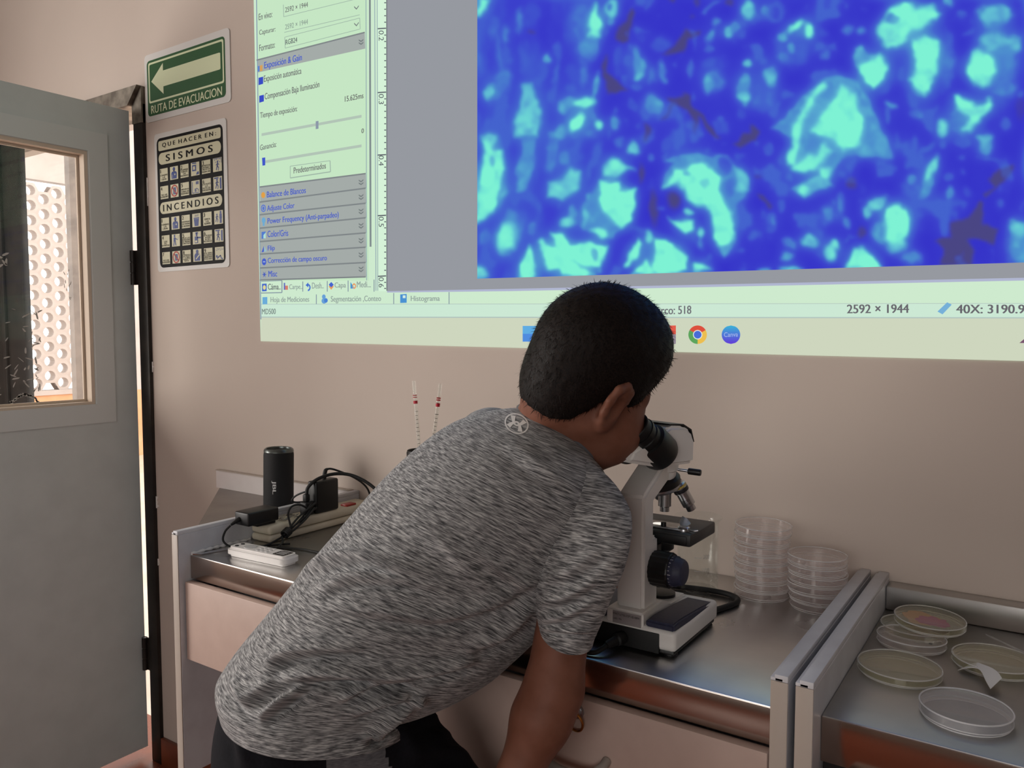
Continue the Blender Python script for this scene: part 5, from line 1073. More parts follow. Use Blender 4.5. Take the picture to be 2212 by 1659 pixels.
class Field:
    """signed distance samples on a grid, blended shape by shape"""
    def __init__(s, lo, hi, h):
        s.sc = 1.0; s.lo, s.h = V3(lo), h; s.n = np.ceil((V3(hi)-s.lo)/h).astype(int)+1
        s.f = np.full(tuple(s.n), 0.06)
    def block(s, lo, hi):
        a = np.clip(np.floor((V3(lo)-s.lo)/s.h).astype(int), 0, s.n-1); b = np.clip(np.ceil((V3(hi)-s.lo)/s.h).astype(int)+1, 1, s.n)
        sl = tuple(slice(a[i], max(b[i], a[i]+1)) for i in range(3))
        g = [s.lo[i]+s.h*np.arange(sl[i].start, sl[i].stop) for i in range(3)]
        X, Y, Z = np.meshgrid(*g, indexing='ij'); return sl, np.stack([X, Y, Z], -1)
    def mix(s, sl, d, k, op='add'):
        f = s.f[sl]
        if op == 'add':
            if k > 0: hh = np.clip(.5+.5*(f-d)/k, 0, 1); s.f[sl] = f*(1-hh)+d*hh-k*hh*(1-hh)
            else: s.f[sl] = np.minimum(f, d)
        else:
            hh = np.clip(.5-.5*(f+d)/k, 0, 1); s.f[sl] = f*(1-hh)-d*hh+k*hh*(1-hh)
    def cone(s, a, b, ra, rb, k=.012, op='add'):
        a, b = V3(a), V3(b); ra, rb = ra*s.sc, rb*s.sc; R = max(ra, rb)+.05; sl, P = s.block(np.minimum(a, b)-R, np.maximum(a, b)+R)
        ab = b-a; t = np.clip(((P-a)@ab)/max(ab@ab, 1e-9), 0, 1); d = np.linalg.norm(P-a-t[..., None]*ab, axis=-1)-(ra+(rb-ra)*t); s.mix(sl, d, k, op)
    def ell(s, c, axes, r, k=.012, op='add'):
        c, A, r = V3(c), V3(axes), V3(r)*s.sc; R = max(r)+.05; sl, P = s.block(c-R, c+R)
        q = (P-c)@A.T; k0 = np.linalg.norm(q/r, axis=-1); k1 = np.linalg.norm(q/(r*r), axis=-1)+1e-9; s.mix(sl, k0*(k0-1)/k1, k, op)
    def mesh(s):
        f = s.f; ins = f < 0; nx, ny, nz = f.shape
        c = [(i, j, k) for i in (0, 1) for j in (0, 1) for k in (0, 1)]
        sub_ = lambda A, o: A[o[0]:nx-1+o[0], o[1]:ny-1+o[1], o[2]:nz-1+o[2]]
        cnt = sum(sub_(ins, o).astype(np.int8) for o in c); act = (cnt > 0) & (cnt < 8)
        idx = np.full(act.shape, -1); ijk = np.argwhere(act); idx[act] = np.arange(len(ijk))
        acc = np.zeros((len(ijk), 3)); num = np.zeros(len(ijk))
        for o in c:
            for ax in range(3):
                if o[ax]: continue
                o2 = list(o); o2[ax] = 1
                a = f[ijk[:, 0]+o[0], ijk[:, 1]+o[1], ijk[:, 2]+o[2]]; b = f[ijk[:, 0]+o2[0], ijk[:, 1]+o2[1], ijk[:, 2]+o2[2]]
                m = (a < 0) != (b < 0); t = np.where(m, a/np.where(m, a-b, 1), 0); p = np.tile(V3(o), (len(ijk), 1)); p[:, ax] += t; acc[m] += p[m]; num[m] += 1
        Vt = s.lo+s.h*(ijk+acc/num[:, None]); Fs = []
        for ax in range(3):
            u, w = (ax+1) % 3, (ax+2) % 3; sh = [slice(None)]*3; sh2 = [slice(None)]*3; sh[ax] = slice(0, -1); sh2[ax] = slice(1, None)
            A, B = ins[tuple(sh)], ins[tuple(sh2)]; e = np.argwhere(A != B); e = e[(e[:, u] > 0) & (e[:, w] > 0) & (e[:, u] < s.n[u]-1) & (e[:, w] < s.n[w]-1)]
            fl = A[e[:, 0], e[:, 1], e[:, 2]]
            def g(du, dw): q = e.copy(); q[:, u] += du; q[:, w] += dw; return idx[q[:, 0], q[:, 1], q[:, 2]]
            q = np.stack([g(-1, -1), g(0, -1), g(0, 0), g(-1, 0)], 1); q[~fl] = q[~fl][:, ::-1]; Fs.append(q)
        return Vt, np.concatenate(Fs)
def np_mesh(name, Vt, F, mat, parent=None, org=None):
    me = bpy.data.meshes.new(name); off = V3(org) if org is not None else (V3(parent['_org']) if parent is not None else np.zeros(3))
    me.from_pydata((Vt-off).tolist(), [], [tuple(int(i) for i in q) for q in F])
    for m in (mat if isinstance(mat, (list, tuple)) else [mat]): me.materials.append(m)
    for p in me.polygons: p.use_smooth = True
    me.update(); o = link(bpy.data.objects.new(name, me), parent); return o
def relax(Vt, F, it=3, lam=.5, keep=None):
    n = len(Vt); e = np.concatenate([F[:, [0, 1]], F[:, [1, 2]], F[:, [2, 3]], F[:, [3, 0]]]) if F.shape[1] == 4 else np.concatenate([F[:, [0, 1]], F[:, [1, 2]], F[:, [2, 0]]])
    e = np.concatenate([e, e[:, ::-1]]); deg = np.bincount(e[:, 0], minlength=n)[:, None]+1e-9
    for _ in range(it):
        S_ = np.stack([np.bincount(e[:, 0], weights=Vt[e[:, 1], k], minlength=n) for k in range(3)], 1)/deg
        D = (S_-Vt)*lam
        if keep is not None: D[keep] = 0
        Vt = Vt+D
    return Vt

# ---- key points of the pose, each with its own distance from the photographer
PELV = at(690, 1530, 1.02); HIPR, HIPL = at(728, 1585, .965), at(650, 1530, 1.08)
C7 = at(1140, 925, 1.085); RS, LS = at(1252, 1112, .985), at(1062, 962, 1.165)
Fdir = nrm(camvec(.93, .0, .37)*np.array([1, 1, 0])); Rdir = nrm(np.cross(Fdir, [0, 0, 1.0])); Zd = np.array([0, 0, 1.0])
HC = at(1281, 800, 1.045); HS = .95
hf = nrm(camvec(.745, -.33, .58)); hr = camvec(.50, -.42, -.76); hr = nrm(hr-hf*(hr@hf)); hu = np.cross(hr, hf)
if hu@UP < 0: hu = -hu
def HP(f, r, u): return HC+(hf*f+hr*r+hu*u)*HS
HAX = np.stack([hf, hr, hu])

skin = noisy(pmat('skin', (130, 86, 70), .55, spec=.25), (118, 75, 59), 40.0, 1.0, 4.0, bump=.05, bdist=.0006)
nodes(skin)[2].inputs['Subsurface Weight'].default_value = .12
nodes(skin)[2].inputs['Subsurface Radius'].default_value = (.006, .0025, .0015)

# ---- head and neck, fine grid
def head_mesh():
    lo = HC-np.array([.17, .17, .20]); hi = HC+np.array([.17, .17, .16]); G = Field(lo, hi, .0030); G.sc = HS
    G.ell(HP(-.006, 0, .026), HAX, (.092, .073, .083), .02)                 # skull
    G.ell(HP(.032, 0, -.032), HAX, (.064, .062, .082), .02)                 # face
    for s in (-1, 1):
        G.ell(HP(.053, s*.042, -.062), HAX, (.045, .036, .050), .02)        # cheek
        G.cone(HP(.000, s*.052, -.055), HP(.054, s*.028, -.114), .021, .021, .02)   # jaw line
        G.cone(HP(.074, s*.018, .004), HP(.064, s*.045, .000), .011, .009, .012)    # brow
        G.ell(HP(.078, s*.030, -.018), HAX, (.012, .014, .011), .008)       # eye
        G.cone(HP(.084, s*.016, -.0175), HP(.078, s*.040, -.018), .0035, .003, .006)  # lid crease
    G.ell(HP(.064, 0, -.116), HAX, (.028, .028, .022), .018)                # chin
    G.cone(HP(.086, 0, -.008), HP(.104, 0, -.044), .008, .011, .010)        # nose
    for s in (-1, 1): G.ell(HP(.096, s*.010, -.047), HAX, (.010, .008, .007), .006)
    G.ell(HP(.087, 0, -.072), HAX, (.010, .020, .006), .006); G.ell(HP(.084, 0, -.081), HAX, (.010, .016, .006), .006)   # lips
    G.cone(HP(.097, -.016, -.0765), HP(.097, .016, -.0765), .002, .002, .004, 'sub')
    nb = C7+nrm(Fdir)*.045-Zd*.020
    G.cone(HP(-.030, 0, -.052), nb, .050, .056, .03); G.cone(HP(-.010, 0, -.070), nb, .044, .048, .03)       # neck
    G.cone(C7+Fdir*.02-Zd*.02, C7+Fdir*.02-Zd*.075, .05, .06, .03)
    for s in (-1, 1):                                                       # ears, standing off the head
        er = lambda f, u, o: HP(-.004+f, s*(.0705+o), -.022+u)
        G.cone(er(.006, -.018, 0), er(.000, .018, .004), .013, .014, .010)
        pts = [er(.018, .012, .004), er(.012, .026, .007), er(-.002, .032, .012), er(-.016, .024, .017), er(-.020, .006, .018), er(-.014, -.012, .013), er(-.004, -.024, .007), er(.006, -.031, .002), er(.012, -.027, .000)]
        for a, b in zip(pts[:-1], pts[1:]): G.cone(a, b, .0052, .0052, .006)
        G.ell(er(-.003, .002, .008), HAX, (.016, .005, .022), .006)
        G.ell(er(.000, .001, .016), HAX, (.011, .006, .015), .004, 'sub')
        G.ell(er(.007, -.029, .002), HAX, (.008, .005, .009), .006)
    Vt, F = G.mesh(); return relax(Vt, F, 2, .4), F
# ---- trunk and limbs, coarser grid (mostly under clothes)
KNR = HIPR+Fdir*.225-Zd*.265+Rdir*.01; FTR = np.array([KNR[0]-Fdir[0]*.045, KNR[1]-Fdir[1]*.045, .075])
KNL = HIPL-Fdir*.01; KNL = np.array([KNL[0], KNL[1], .43]); FTL = np.array([KNL[0]-Fdir[0]*.05, KNL[1]-Fdir[1]*.05, .075])
ELR = at(1196, 1487, .945); WRR = at(1108, 1705, .925)
HNR = at(1078, 1790, .93)
ELL_ = np.array([-.80, 1.045, 1.005]); WRL = np.array([-.655, 1.085, .925])
def limbs_mesh():
    allp = np.stack([PELV, C7, RS, LS, KNR, FTR, KNL, FTL, ELR, WRR, HNR, ELL_, WRL]); lo = allp.min(0)-.17; hi = allp.max(0)+.15; lo[2] = .0
    G = Field(lo, hi, .0052); mid = (RS+LS)/2; ch = mid*.62+PELV*.38; wa = mid*.28+PELV*.72
    ax = lambda d: np.stack([nrm(np.cross(RS-LS, d)), nrm(RS-LS), nrm(d)]); sp = mid-PELV
    G.ell(PELV, np.stack([Fdir, Rdir, Zd]), (.080, .105, .09), .03); G.ell(wa, ax(sp), (.075, .105, .12), .04); G.ell(ch, ax(sp), (.082, .115, .15), .04)
    G.cone(LS, RS, .038, .030, .02); G.cone(C7-Zd*.03, mid, .05, .06, .03)
    G.cone(HIPR-Rdir*.014, KNR, .056, .046, .015); G.cone(HIPL, KNL, .058, .045, .015)
    for k_, f_ in ((KNR, FTR), (KNL, FTL)):
        G.cone(k_, k_*.6+f_*.4-Fdir*.012, .045, .044, .02); G.cone(k_*.6+f_*.4-Fdir*.012, f_, .044, .028, .02)
        G.cone(f_, f_+Fdir*.11-Zd*.045, .030, .022, .02); G.cone(f_-Zd*.03-Fdir*.02, f_-Zd*.045+Fdir*.04, .026, .024, .02)
    G.cone(RS, ELR, .029, .0345, .02); G.cone(ELR, ELR*.7+WRR*.3, .0345, .0345, .012); G.cone(ELR*.7+WRR*.3, WRR, .0345, .023, .015)
    G.cone(LS, ELL_, .038, .032, .02); G.cone(ELL_, WRL, .032, .022, .015)
    def hand(w, d, side, n, curl):
        d, side, n = nrm(d), nrm(side), nrm(n); pc = w+d*.04
        G.ell(pc, np.stack([d, side, n]), (.042, .034, .015), .012); G.cone(w-d*.015, w+d*.02, .022, .022, .012)
        for k, (o, L_) in enumerate(((-.026, .050), (-.009, .058), (.009, .055), (.025, .043))):
            b = pc+d*.034+side*o; j1 = b+d*L_*.45-n*curl*.5*L_; j2 = j1+d*L_*.30-n*curl*L_*.7; e = j2+d*L_*.12-n*curl*L_*.5
            G.cone(b, j1, .0092, .0088, .004); G.cone(j1, j2, .0088, .0080, .003); G.cone(j2, e, .0080, .0070, .003)
        t0 = pc-d*.015-side*.024; t1 = t0-side*.022+d*.020-n*.006; G.cone(t0, t1, .0110, .0095, .006); G.cone(t1, t1+d*.022-side*.004-n*.004, .0095, .0080, .003)
    hd = nrm(HNR-WRR); G_side = nrm(np.cross(hd, FW)); hand(WRR, hd*.8-Zd*.5, -Fdir, nrm(Rdir), .30)
    hand(WRL, np.array([.9, .35, -.12]), np.array([.35, -.9, 0]), np.array([.1, 0, 1]), .22)
    Vt, F = G.mesh(); return relax(Vt, F, 2, .5), F
V1, F1 = head_mesh(); V2, F2 = limbs_mesh()
ORG = np.array([PELV[0], PELV[1], 0.0])
boy = np_mesh('person', np.concatenate([V1, V2]), np.concatenate([F1, F2+len(V1)]), skin, None, ORG)
boy.location = ORG; boy['_org'] = tuple(ORG)
tag(boy, 'boy in a heathered grey t-shirt and black shorts bending over the microscope', 'person')

# ---- eyes, hidden against the eyepieces but there
for s in (-1, 1):
    lathe_obj('eye', pmat('eye_white', (230, 226, 222), .2), boy, HP(.0865, s*.030, -.018), Vector(hf), [(.0075, -.004), (.0070, .0005), (.0045, .0030), (0, .0042)], 16)
# ---- hair: close cropped cap plus short strands
hairm = noisy(pmat('dark_hair', (15, 12, 12), .7, spec=.15), (34, 27, 24), 420.0, 1.0, 3.0, rough=(.5, .7), bump=.3, bdist=.0015)
def hairline(f, r):
    """lowest height of the hair at a place on the skull"""
    xs = [-.12, -.085, -.055, -.035, -.018, .012, .022, .030, .042, .050, .062, .085, .12]
    us = [-.092, -.090, -.082, -.066, -.024, .006, -.006, -.030, -.030, .010, .038, .052, .056]
    return np.interp(f, xs, us)
def hair_cap():
    lo = HC-.16; hi = HC+.16; G = Field(lo, hi, .0034); G.sc = HS
    G.ell(HP(-.007, 0, .027), HAX, (.0985, .0830, .0955), .0); G.ell(HP(-.037, 0, -.030), HAX, (.055, .066, .066), .02); G.ell(HP(.026, 0, .055), HAX, (.062, .066, .058), .02)
    sl, P = G.block(lo, hi); q = (P-HC)@HAX.T/HS; cut = (hairline(q[..., 0], q[..., 1])-q[..., 2])*HS
    f = G.f[sl]; k = .006; hh = np.clip(.5-.5*(cut-f)/k, 0, 1); G.f[sl] = cut*(1-hh)+f*hh+k*hh*(1-hh)
    Vt, F = G.mesh(); return relax(Vt, F, 2, .5), F
Vh, Fh = hair_cap()
rh = np.random.default_rng(5)
n_ = np.zeros_like(Vh); fn = np.cross(Vh[Fh[:, 1]]-Vh[Fh[:, 0]], Vh[Fh[:, 2]]-Vh[Fh[:, 0]])
for k in range(4): np.add.at(n_, Fh[:, k], fn)
n_ /= np.linalg.norm(n_, axis=1)[:, None]+1e-12
clump = np.sin(Vh[:, 0]*310+2*np.sin(Vh[:, 2]*170))*np.sin(Vh[:, 1]*290+1.7*np.sin(Vh[:, 0]*150))
Vh2 = Vh+n_*(clump*.0005)[:, None]
hair = np_mesh('hair', Vh2, Fh, hairm, boy); hair['_org'] = boy['_org']; tag(hair, 'short black hair')
def strands(count, lmin, lmax, wdt):
    loc = (Vh-HC)@HAX.T; up_ok = np.flatnonzero(n_@nrm(Vh.mean(0)*0+hu) > -.95)
    pick = rh.choice(up_ok, count); P = Vh2[pick]+rh.normal(0, .0012, (count, 3)); N = n_[pick]
    crown = HP(-.062, .006, .082); flow = P-crown; flow -= N*np.sum(flow*N, 1)[:, None]; flow /= np.linalg.norm(flow, axis=1)[:, None]+1e-9
    flow = flow+rh.normal(0, .28, (count, 3)); L_ = rh.uniform(lmin, lmax, count)[:, None]
    lift = rh.uniform(.05, .24, count)[:, None]; d = flow+N*lift; d /= np.linalg.norm(d, axis=1)[:, None]
    sd = np.cross(d, N); sd /= np.linalg.norm(sd, axis=1)[:, None]+1e-9; w = wdt*rh.uniform(.6, 1.3, count)[:, None]
    P0 = P-N*.002; m = P0+d*L_*.55; e = P0+d*L_+(flow*.3-N*.25)*L_*.35
    Vt = np.stack([P0-sd*w, P0+sd*w, m+sd*w*.8, m-sd*w*.8, e], 1).reshape(-1, 3); b = np.arange(count)*5
    return Vt, [tuple(x) for x in np.stack([b, b+1, b+2, b+3], 1)]+[tuple(x) for x in np.stack([b+3, b+2, b+4], 1)]
Vs, Fs = strands(22000, .005, .012, .00045)
ob = np_mesh('hair_strands', Vs, Fs, hairm, hair); ob['kind'] = 'stuff'

# ---- lofted clothing: stations given as two outline pixels, a depth and a sideways half width
def cr(a, n):
    """Catmull-Rom resample of rows"""
    a = V3(a); a = np.concatenate([[2*a[0]-a[1]], a, [2*a[-1]-a[-2]]]); m = len(a)-3; t = np.linspace(0, m-1e-6, n); i = t.astype(int); u = (t-i)[:, None]
    p0, p1, p2, p3 = a[i], a[i+1], a[i+2], a[i+3]
    return .5*(2*p1+(p2-p0)*u+(2*p0-5*p1+4*p2-p3)*u*u+(3*p1-p0-3*p2+p3)*u**3)
def loft(st, nrow, ncol, power=2.0, flat=0.0):
    """st rows: bx,by, fx,fy, depth, halfwidth, bvec(3: right,up,away)"""
    S_ = cr(st, nrow); rows = []
    for bx, by, fx, fy, d, w, b0, b1, b2 in S_:
        pb, pf = at(bx, by, d), at(fx, fy, d); c = (pb+pf)/2; h = np.linalg.norm(pf-pb)/2; ai = nrm(pf-pb); B = nrm(camvec(b0, b1, b2))
        A = nrm(ai-B*(ai@B)); bb = w*(B@ai); a = math.sqrt(max(h*h-bb*bb, (.35*h)**2))/max(A@ai, .3)
        th = np.linspace(0, 2*PI, ncol, endpoint=False); ca, sa = np.cos(th), np.sin(th)
        ca = np.sign(ca)*np.abs(ca)**(2/power); sa = np.sign(sa)*np.abs(sa)**(2/power)
        rows.append(c+A*(a*ca)[:, None]+B*(w*sa)[:, None])
    return np.stack(rows)
def loft_faces(nr, nc):
    i = np.arange(nr*nc).reshape(nr, nc); j = np.roll(i, -1, 1)
    return np.stack([i[:-1], j[:-1], j[1:], i[1:]], -1).reshape(-1, 4)
def vnormals(Vt, F):
    n = np.zeros_like(Vt); fn = np.cross(Vt[F[:, 2]]-Vt[F[:, 0]], Vt[F[:, 3]]-Vt[F[:, 1]])
    for k in range(4): np.add.at(n, F[:, k], fn)
    return n/(np.linalg.norm(n, axis=1)[:, None]+1e-12)
def outward(Vt, F):
    n = vnormals(Vt, F); c = Vt.mean(0)
    if np.mean(np.sum(n*(Vt-c), 1)) < 0: F = F[:, ::-1]
    return F
def fold_field(Vt, N, folds):
    px, py, z = project(Vt); face = np.clip(-(np.sum(N*(Vt-CAM), 1)/np.linalg.norm(Vt-CAM, axis=1))*2.5+.2, 0, 1); D = np.zeros(len(Vt))
    for pts, amp, sig in folds:
        P = cr(pts, 5*len(pts)); sig = sig*.9; dm = np.full(len(Vt), 1e9); tt = np.zeros(len(Vt)); sgn = np.zeros(len(Vt)); n = len(P)-1
        for k in range(n):
            a, b = P[k], P[k+1]; e = b-a; t = np.clip(((px-a[0])*e[0]+(py-a[1])*e[1])/(e@e+1e-9), 0, 1); dx, dy = px-a[0]-t*e[0], py-a[1]-t*e[1]; d = np.hypot(dx, dy)
            m = d < dm; dm = np.where(m, d, dm); tt = np.where(m, (k+t)/n, tt); sgn = np.where(m, np.sign(e[0]*dy-e[1]*dx), sgn)
        env = np.sin(np.clip(tt, 0, 1)*PI)**.6
        prof = np.exp(-(dm/sig)**2)-.75*np.exp(-((dm-sig*1.7)/(sig*.9))**2)*(sgn > 0)
        D += 2.3*amp*env*prof
    return D*face
# fabric: fine streaks that run round the body
def heather():
    m = pmat('heathered_grey_knit', (98, 95, 94), .85, spec=.15); N, L, b = nodes(m)
    a = N.new('ShaderNodeAttribute'); a.attribute_name = 'weave'
    def nz(sx, sy, det):
        mp = N.new('ShaderNodeMapping'); mp.inputs['Scale'].default_value = (sx, sy, sx); L.new(a.outputs['Vector'], mp.inputs['Vector'])
        q = N.new('ShaderNodeTexNoise'); q.inputs['Scale'].default_value = 1.0; q.inputs['Detail'].default_value = det; q.inputs['Roughness'].default_value = .6; L.new(mp.outputs['Vector'], q.inputs['Vector']); return q
    n1 = nz(44, 440, 3.0); n2 = nz(80, 900, 2.0)
    mx = N.new('ShaderNodeMath'); mx.operation = 'MULTIPLY_ADD'; mx.inputs[1].default_value = .55; L.new(n2.outputs['Fac'], mx.inputs[0])
    m2 = N.new('ShaderNodeMath'); m2.operation = 'MULTIPLY'; m2.inputs[1].default_value = .62; L.new(n1.outputs['Fac'], m2.inputs[0]); L.new(m2.outputs[0], mx.inputs[2])
    r = N.new('ShaderNodeValToRGB'); e = r.color_ramp.elements; e[0].position = .46; e[0].color = lin(62, 62, 65); e[1].position = .74; e[1].color = lin(194, 193, 192)
    k = r.color_ramp.elements.new(.58); k.color = lin(126, 126, 127); L.new(mx.outputs[0], r.inputs['Fac']); L.new(r.outputs['Color'], b.inputs['Base Color'])
    bp = N.new('ShaderNodeBump'); bp.inputs['Strength'].default_value = .05; bp.inputs['Distance'].default_value = .0006; L.new(mx.outputs[0], bp.inputs['Height']); L.new(bp.outputs['Normal'], b.inputs['Normal'])
    b.inputs['Sheen Weight'].default_value = .15
    return m
HEATH = heather()
def weave(o, rows, s0=0.0, axis=None):
    nr, nc, _ = rows.shape; per = np.concatenate([np.zeros((nr, 1)), np.cumsum(np.linalg.norm(np.diff(rows, axis=1), axis=2), 1)], 1)
    cen = rows.mean(1); s_ = np.concatenate([[0], np.cumsum(np.linalg.norm(np.diff(cen, axis=0), axis=1))])
    # distance along the body measured on the surface, so the streaks bunch on the inside of the bend
    W = np.zeros((nr, nc, 3)); W[..., 0] = per-per.mean(1)[:, None]; W[..., 1] = s0+.5*s_[:, None]+.5*np.concatenate([np.zeros((1, nc)), np.cumsum(np.linalg.norm(np.diff(rows, axis=0), axis=2), 0)], 0)
    if axis is not None:
        ax = nrm(axis); q1 = nrm(np.cross(ax, FW)); q2 = np.cross(ax, q1); W = np.stack([rows@q1, s0+rows@ax, rows@q2], -1)
    at_ = o.data.attributes.new('weave', 'FLOAT_VECTOR', 'POINT'); at_.data.foreach_set('vector', W.reshape(-1, 3).astype(np.float32).ravel())
def cloth(name, rows, mat, parent, folds=(), thick=.0022, s0=0.0, axis=None):
    nr, nc, _ = rows.shape; F = loft_faces(nr, nc); Vt = rows.reshape(-1, 3).copy(); F = outward(Vt, F); N = vnormals(Vt, F)
    if folds: Vt = Vt+N*fold_field(Vt, N, folds)[:, None]
    o = np_mesh(name, Vt, F, mat, parent); weave(o, rows, s0, axis); o['_org'] = parent['_org']
    sd = o.modifiers.new('thickness', 'SOLIDIFY'); sd.thickness = thick; sd.offset = -1
    return o, Vt, F
PB = (.36, .0, -.93); SB = (.50, -.20, -.84)
def mixb(t): return tuple(PB[k]*(1-t)+SB[k]*t for k in range(3))
torso = [(478, 1514, 894, 1540, 1.02, .152, *mixb(0)), (473, 1474, 903, 1508, 1.02, .146, *mixb(0)), (492, 1442, 945, 1508, 1.021, .140, *mixb(.05)), (530, 1392, 1000, 1492, 1.024, .137, *mixb(.13)), (595, 1315, 1058, 1460, 1.030, .136, *mixb(.25)), (670, 1224, 1104, 1420, 1.036, .137, *mixb(.4)),
         (755, 1126, 1145, 1378, 1.045, .140, *mixb(.55)), (840, 1031, 1192, 1322, 1.055, .145, *mixb(.7)), (918, 960, 1240, 1245, 1.065, .148, *mixb(.85)), (985, 913, 1280, 1160, 1.072, .145, *mixb(1)), (1045, 892, 1302, 1085, 1.078, .122, *mixb(1)), (1100, 884, 1300, 1030, 1.08, .082, *mixb(1)), (1127, 884, 1290, 1012, 1.08, .066, *mixb(1))]
rowsT = loft(torso, 170, 180, 2.25)
FOLDS = [([(640, 1245), (700, 1213), (770, 1203), (850, 1225), (930, 1240)], .0060, 13), ([(690, 1275), (760, 1248), (850, 1250), (950, 1268)], .0050, 12),
         ([(700, 1310), (830, 1322), (950, 1332), (1080, 1295), (1160, 1240)], .0045, 15), ([(570, 1440), (620, 1414), (700, 1402), (790, 1400)], .0065, 12),
         ([(600, 1470), (690, 1457), (800, 1456), (930, 1446), (1040, 1420)], .0075, 13), ([(520, 1520), (565, 1490), (600, 1468)], .004, 14), ([(560, 1555), (610, 1515), (668, 1475)], .0075, 11),
         ([(730, 1515), (790, 1482), (860, 1470), (910, 1478)], .0075, 10), ([(760, 1545), (830, 1512), (893, 1505)], .006, 10), ([(780, 1600), (835, 1560), (893, 1525)], .0065, 11),
         ([(1000, 1400), (1080, 1370), (1150, 1310)], .005, 16), ([(1020, 1180), (1100, 1240), (1160, 1270)], .003, 18), ([(880, 1130), (980, 1190), (1080, 1300)], .0025, 22), ([(1090, 960), (1160, 1000), (1240, 1060)], .0025, 18), ([(500, 1470), (520, 1500), (560, 1540)], .003, 14),
         ([(900, 1500), (905, 1512), (880, 1520)], .006, 10)]
shirt, VT, FT = cloth('t_shirt', rowsT, HEATH, boy, FOLDS)
tag(shirt, 'heathered grey short sleeved t-shirt')
# right sleeve
SBV = (.25, -.25, -.94)
slv = [(1196, 985, 1165, 1012, 1.035, .020, *SBV), (1258, 988, 1158, 1072, 1.005, .052, *SBV), (1314, 1030, 1153, 1150, .978, .062, *SBV), (1346, 1072, 1151, 1212, .962, .064, *SBV), (1358, 1110, 1153, 1255, .952, .063, *SBV), (1348, 1182, 1156, 1297, .947, .058, *SBV), (1320, 1255, 1160, 1328, .944, .052, *SBV), (1298, 1318, 1163, 1350, .942, .047, *SBV), (1285, 1352, 1165, 1360, .940, .044, *SBV), (1279, 1376, 1166, 1367, .939, .042, *SBV)]
rowsS = loft(slv, 90, 110, 2.1)
SF = [([(1180, 1250), (1230, 1235), (1300, 1180)], .003, 14), ([(1165, 1300), (1220, 1290), (1290, 1250)], .003, 12), ([(1170, 1340), (1220, 1330), (1280, 1300)], .0025, 10), ([(1167, 1356), (1220, 1362), (1280, 1364)], .0022, 6)]
sleeve, VS, FS = cloth('sleeve', rowsS, HEATH, shirt, SF, s0=3.0, axis=at(1215, 1380, .94)-at(1262, 1080, .96))
# left sleeve, on the far side
LB = (.35, .1, -.93)
def loft3(pts, rad, nrow, ncol):
    P = cr(np.concatenate([V3(pts), V3(rad)[:, None]], 1), nrow); c, r = P[:, :3], P[:, 3]; t = np.gradient(c, axis=0); t /= np.linalg.norm(t, axis=1)[:, None]
    u = np.cross(t, np.array([.3, .2, 1.0])); u /= np.linalg.norm(u, axis=1)[:, None]; v = np.cross(t, u); th = np.linspace(0, 2*PI, ncol, endpoint=False)
    return c[:, None]+(u[:, None]*np.cos(th)[None, :, None]+v[:, None]*np.sin(th)[None, :, None])*r[:, None, None]
le = LS*.45+ELL_*.55
rowsL = loft3([LS*.8+RS*.2, LS, LS*.7+ELL_*.3, le, LS*.38+ELL_*.62], [.040, .056, .054, .048, .046], 60, 60)
cloth('sleeve', rowsL, HEATH, shirt, (), s0=6.0)
# collar band round the neck opening
cc = rowsT[-1]; band = np.concatenate([cc, cc[:1]]); bm = newbm(); tube(bm, [tuple(p+np.array([0, 0, .001])) for p in band], .0052, 8, caps=False); recalc(bm); cl = finish('collar', bm, pmat('dark_heather_rib', (92, 92, 96), .85), shirt)
# emblem printed between the shoulders: ring with two interlocked arcs
from mathutils.bvhtree import BVHTree
tree = BVHTree.FromPolygons([Vector(v) for v in VT], [tuple(int(i) for i in f) for f in FT])
def on_shirt(px, py, lift=.0008):
    r = Vector(ray(px, py)).normalized(); hit = tree.ray_cast(Vector(CAM), r); p = hit[0] if hit[0] is not None else Vector(at(px, py, 1.05)); return p-r*lift
EC, EA = (1116, 915), math.radians(25)
def EP(u, v): x, y = u*27, v*21.5; return on_shirt(EC[0]+x*math.cos(EA)-y*math.sin(EA), EC[1]+x*math.sin(EA)+y*math.cos(EA))
silver = pmat('silver_print', (226, 222, 218), .5)
bm = newbm(); n = 44
o_ = [bm.verts.new(EP(math.cos(2*PI*k/n), math.sin(2*PI*k/n))) for k in range(n)]; i_ = [bm.verts.new(EP(.88*math.cos(2*PI*k/n), .88*math.sin(2*PI*k/n))) for k in range(n)]
for k in range(n): bm.faces.new((o_[k], o_[(k+1) % n], i_[(k+1) % n], i_[k]))
recalc(bm); em_ = finish('emblem', bm, silver, shirt, smooth=False); sub(em_)
em_['_org'] = boy['_org']
for s in (1, -1):
    bm = newbm(); m = 16; a, b = [], []
    for k in range(m+1):
        u = -.52+1.04*k/m; v = s*(-.58+.74*(1-(u/.52)**2)); dv = s*(-.74*2*u/.27); nn = math.hypot(1, dv); w = .075+.13*abs(u/.52)**2.2
        a.append(bm.verts.new(EP(u-dv/nn*w, v+1/nn*w))); b.append(bm.verts.new(EP(u+dv/nn*w, v-1/nn*w)))
    for k in range(m): bm.faces.new((a[k], a[k+1], b[k+1], b[k]))
    recalc(bm); finish('emblem_arc', bm, silver, em_, smooth=False)

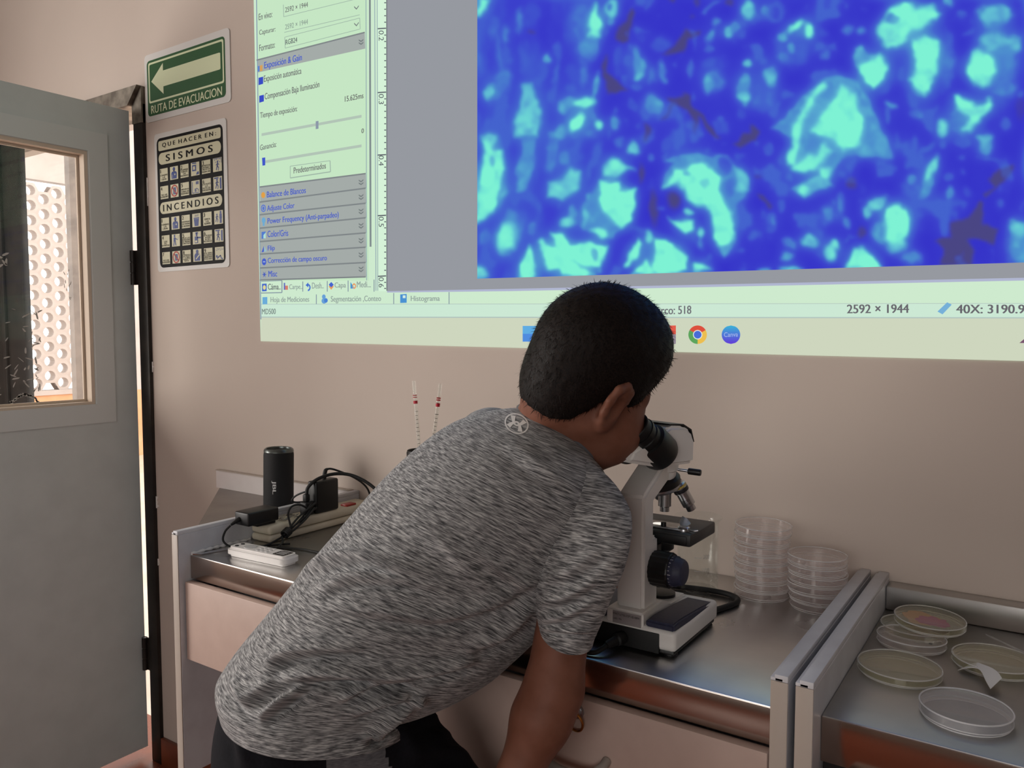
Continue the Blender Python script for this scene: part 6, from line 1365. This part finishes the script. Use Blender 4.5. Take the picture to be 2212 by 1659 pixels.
# ---- shorts
shm = noisy(pmat('black_shorts_cloth', (15, 15, 20), .9, spec=.2), (21, 21, 27), 300.0, bump=.15, bdist=.0005)
def shorts_mesh():
    pts = np.stack([PELV, KNR, KNL, HIPR, HIPL]); lo = pts.min(0)-.17; hi = pts.max(0)+.17; hi[2] = PELV[2]+.10; G = Field(lo, hi, .0055)
    G.ell(PELV-Zd*.005-Fdir*.012, np.stack([Fdir, Rdir, Zd]), (.108, .116, .12), .02); G.ell(PELV-Fdir*.050-Zd*.055, np.stack([Fdir, Rdir, Zd]), (.082, .116, .10), .02)
    er = KNR*.86+HIPR*.14; el = KNL*.86+HIPL*.14
    G.cone(HIPR+Fdir*.028-Rdir*.014, er, .076, .078, .02); G.cone(HIPL, el, .084, .074, .02)
    # cut: waist and the two leg openings
    sl, P = G.block(lo, hi)
    for pt, nn in ((PELV+Zd*.055, Zd), (er, nrm(er-HIPR)), (el, nrm(el-HIPL))):
        d = (P-pt)@nn; near = np.linalg.norm(P-pt, axis=-1) < (.5 if nn is Zd else .16); cut = np.where(near, d, -1.0); G.f[sl] = np.maximum(G.f[sl], cut)
    Vt, F = G.mesh(); return relax(Vt, F, 2, .5), F
Vp, Fp = shorts_mesh(); Np = vnormals(Vp, Fp)
Dp = fold_field(Vp, Np, [([(905, 1560), (950, 1548), (985, 1575)], .006, 12), ([(935, 1600), (985, 1580), (1010, 1600)], .006, 12), ([(880, 1640), (960, 1620), (1030, 1640)], .005, 14), ([(850, 1570), (880, 1600), (900, 1640)], .004, 14), ([(500, 1560), (520, 1610), (530, 1659)], .004, 14)])
Vp = relax(Vp+Np*Dp[:, None], Fp, 6, .5)
shorts = np_mesh('shorts', Vp, Fp, shm, boy); shorts['_org'] = boy['_org']; tag(shorts, 'black sports shorts with a grey side panel')
# grey side panel sewn to the right leg
px, py, _ = project(Vp); fc = Fp; cx_, cy_ = px[fc].mean(1), py[fc].mean(1); front = np.sum(Np[fc].mean(1)*(Vp[fc].mean(1)-CAM), 1) < 0
lx = np.interp(cy_, [1560, 1625, 1700, 1900], [690, 700, 712, 760]); rx_ = np.interp(cy_, [1560, 1600, 1640, 1700, 1900], [800, 818, 838, 862, 950])
sel = np.flatnonzero(front & (cx_ > lx) & (cx_ < rx_) & (cy_ > 1596))
if len(sel):
    us = np.unique(fc[sel]); mp = {int(u): k for k, u in enumerate(us)}
    np_mesh('side_panel', Vp[us]+Np[us]*.0015, [tuple(mp[int(i)] for i in fc[q]) for q in sel], noisy(pmat('grey_heather_panel', (104, 103, 106), .9), (80, 80, 84), 160.0, stretch=(1, 1, 4)), shorts)
# ---- shoes
for f_ in (FTR, FTL):
    h = nrm(Fdir); rows_ = []
    for t, w, hh, zc in ((-.055, .012, .020, .030), (-.050, .030, .034, .040), (-.02, .036, .045, .048), (.03, .037, .040, .044), (.08, .040, .028, .034), (.12, .036, .022, .026), (.145, .020, .016, .022), (.152, .006, .010, .020)):
        c = np.array([f_[0], f_[1], 0])+h*t+Zd*zc; th = np.linspace(0, 2*PI, 28, endpoint=False); rows_.append(c+Rdir*(w*np.cos(th))[:, None]+Zd*(np.maximum(hh*np.sin(th), -zc+.002))[:, None])
    rows_ = np.stack(rows_); Ff = outward(rows_.reshape(-1, 3), loft_faces(len(rows_), 28)); np_mesh('shoe', rows_.reshape(-1, 3), Ff, pmat('dark_shoe', (40, 40, 46), .6), boy)
# ------------------------------------------------------------ tidy
for o in list(bpy.data.objects):
    if '_org' in o: del o['_org']
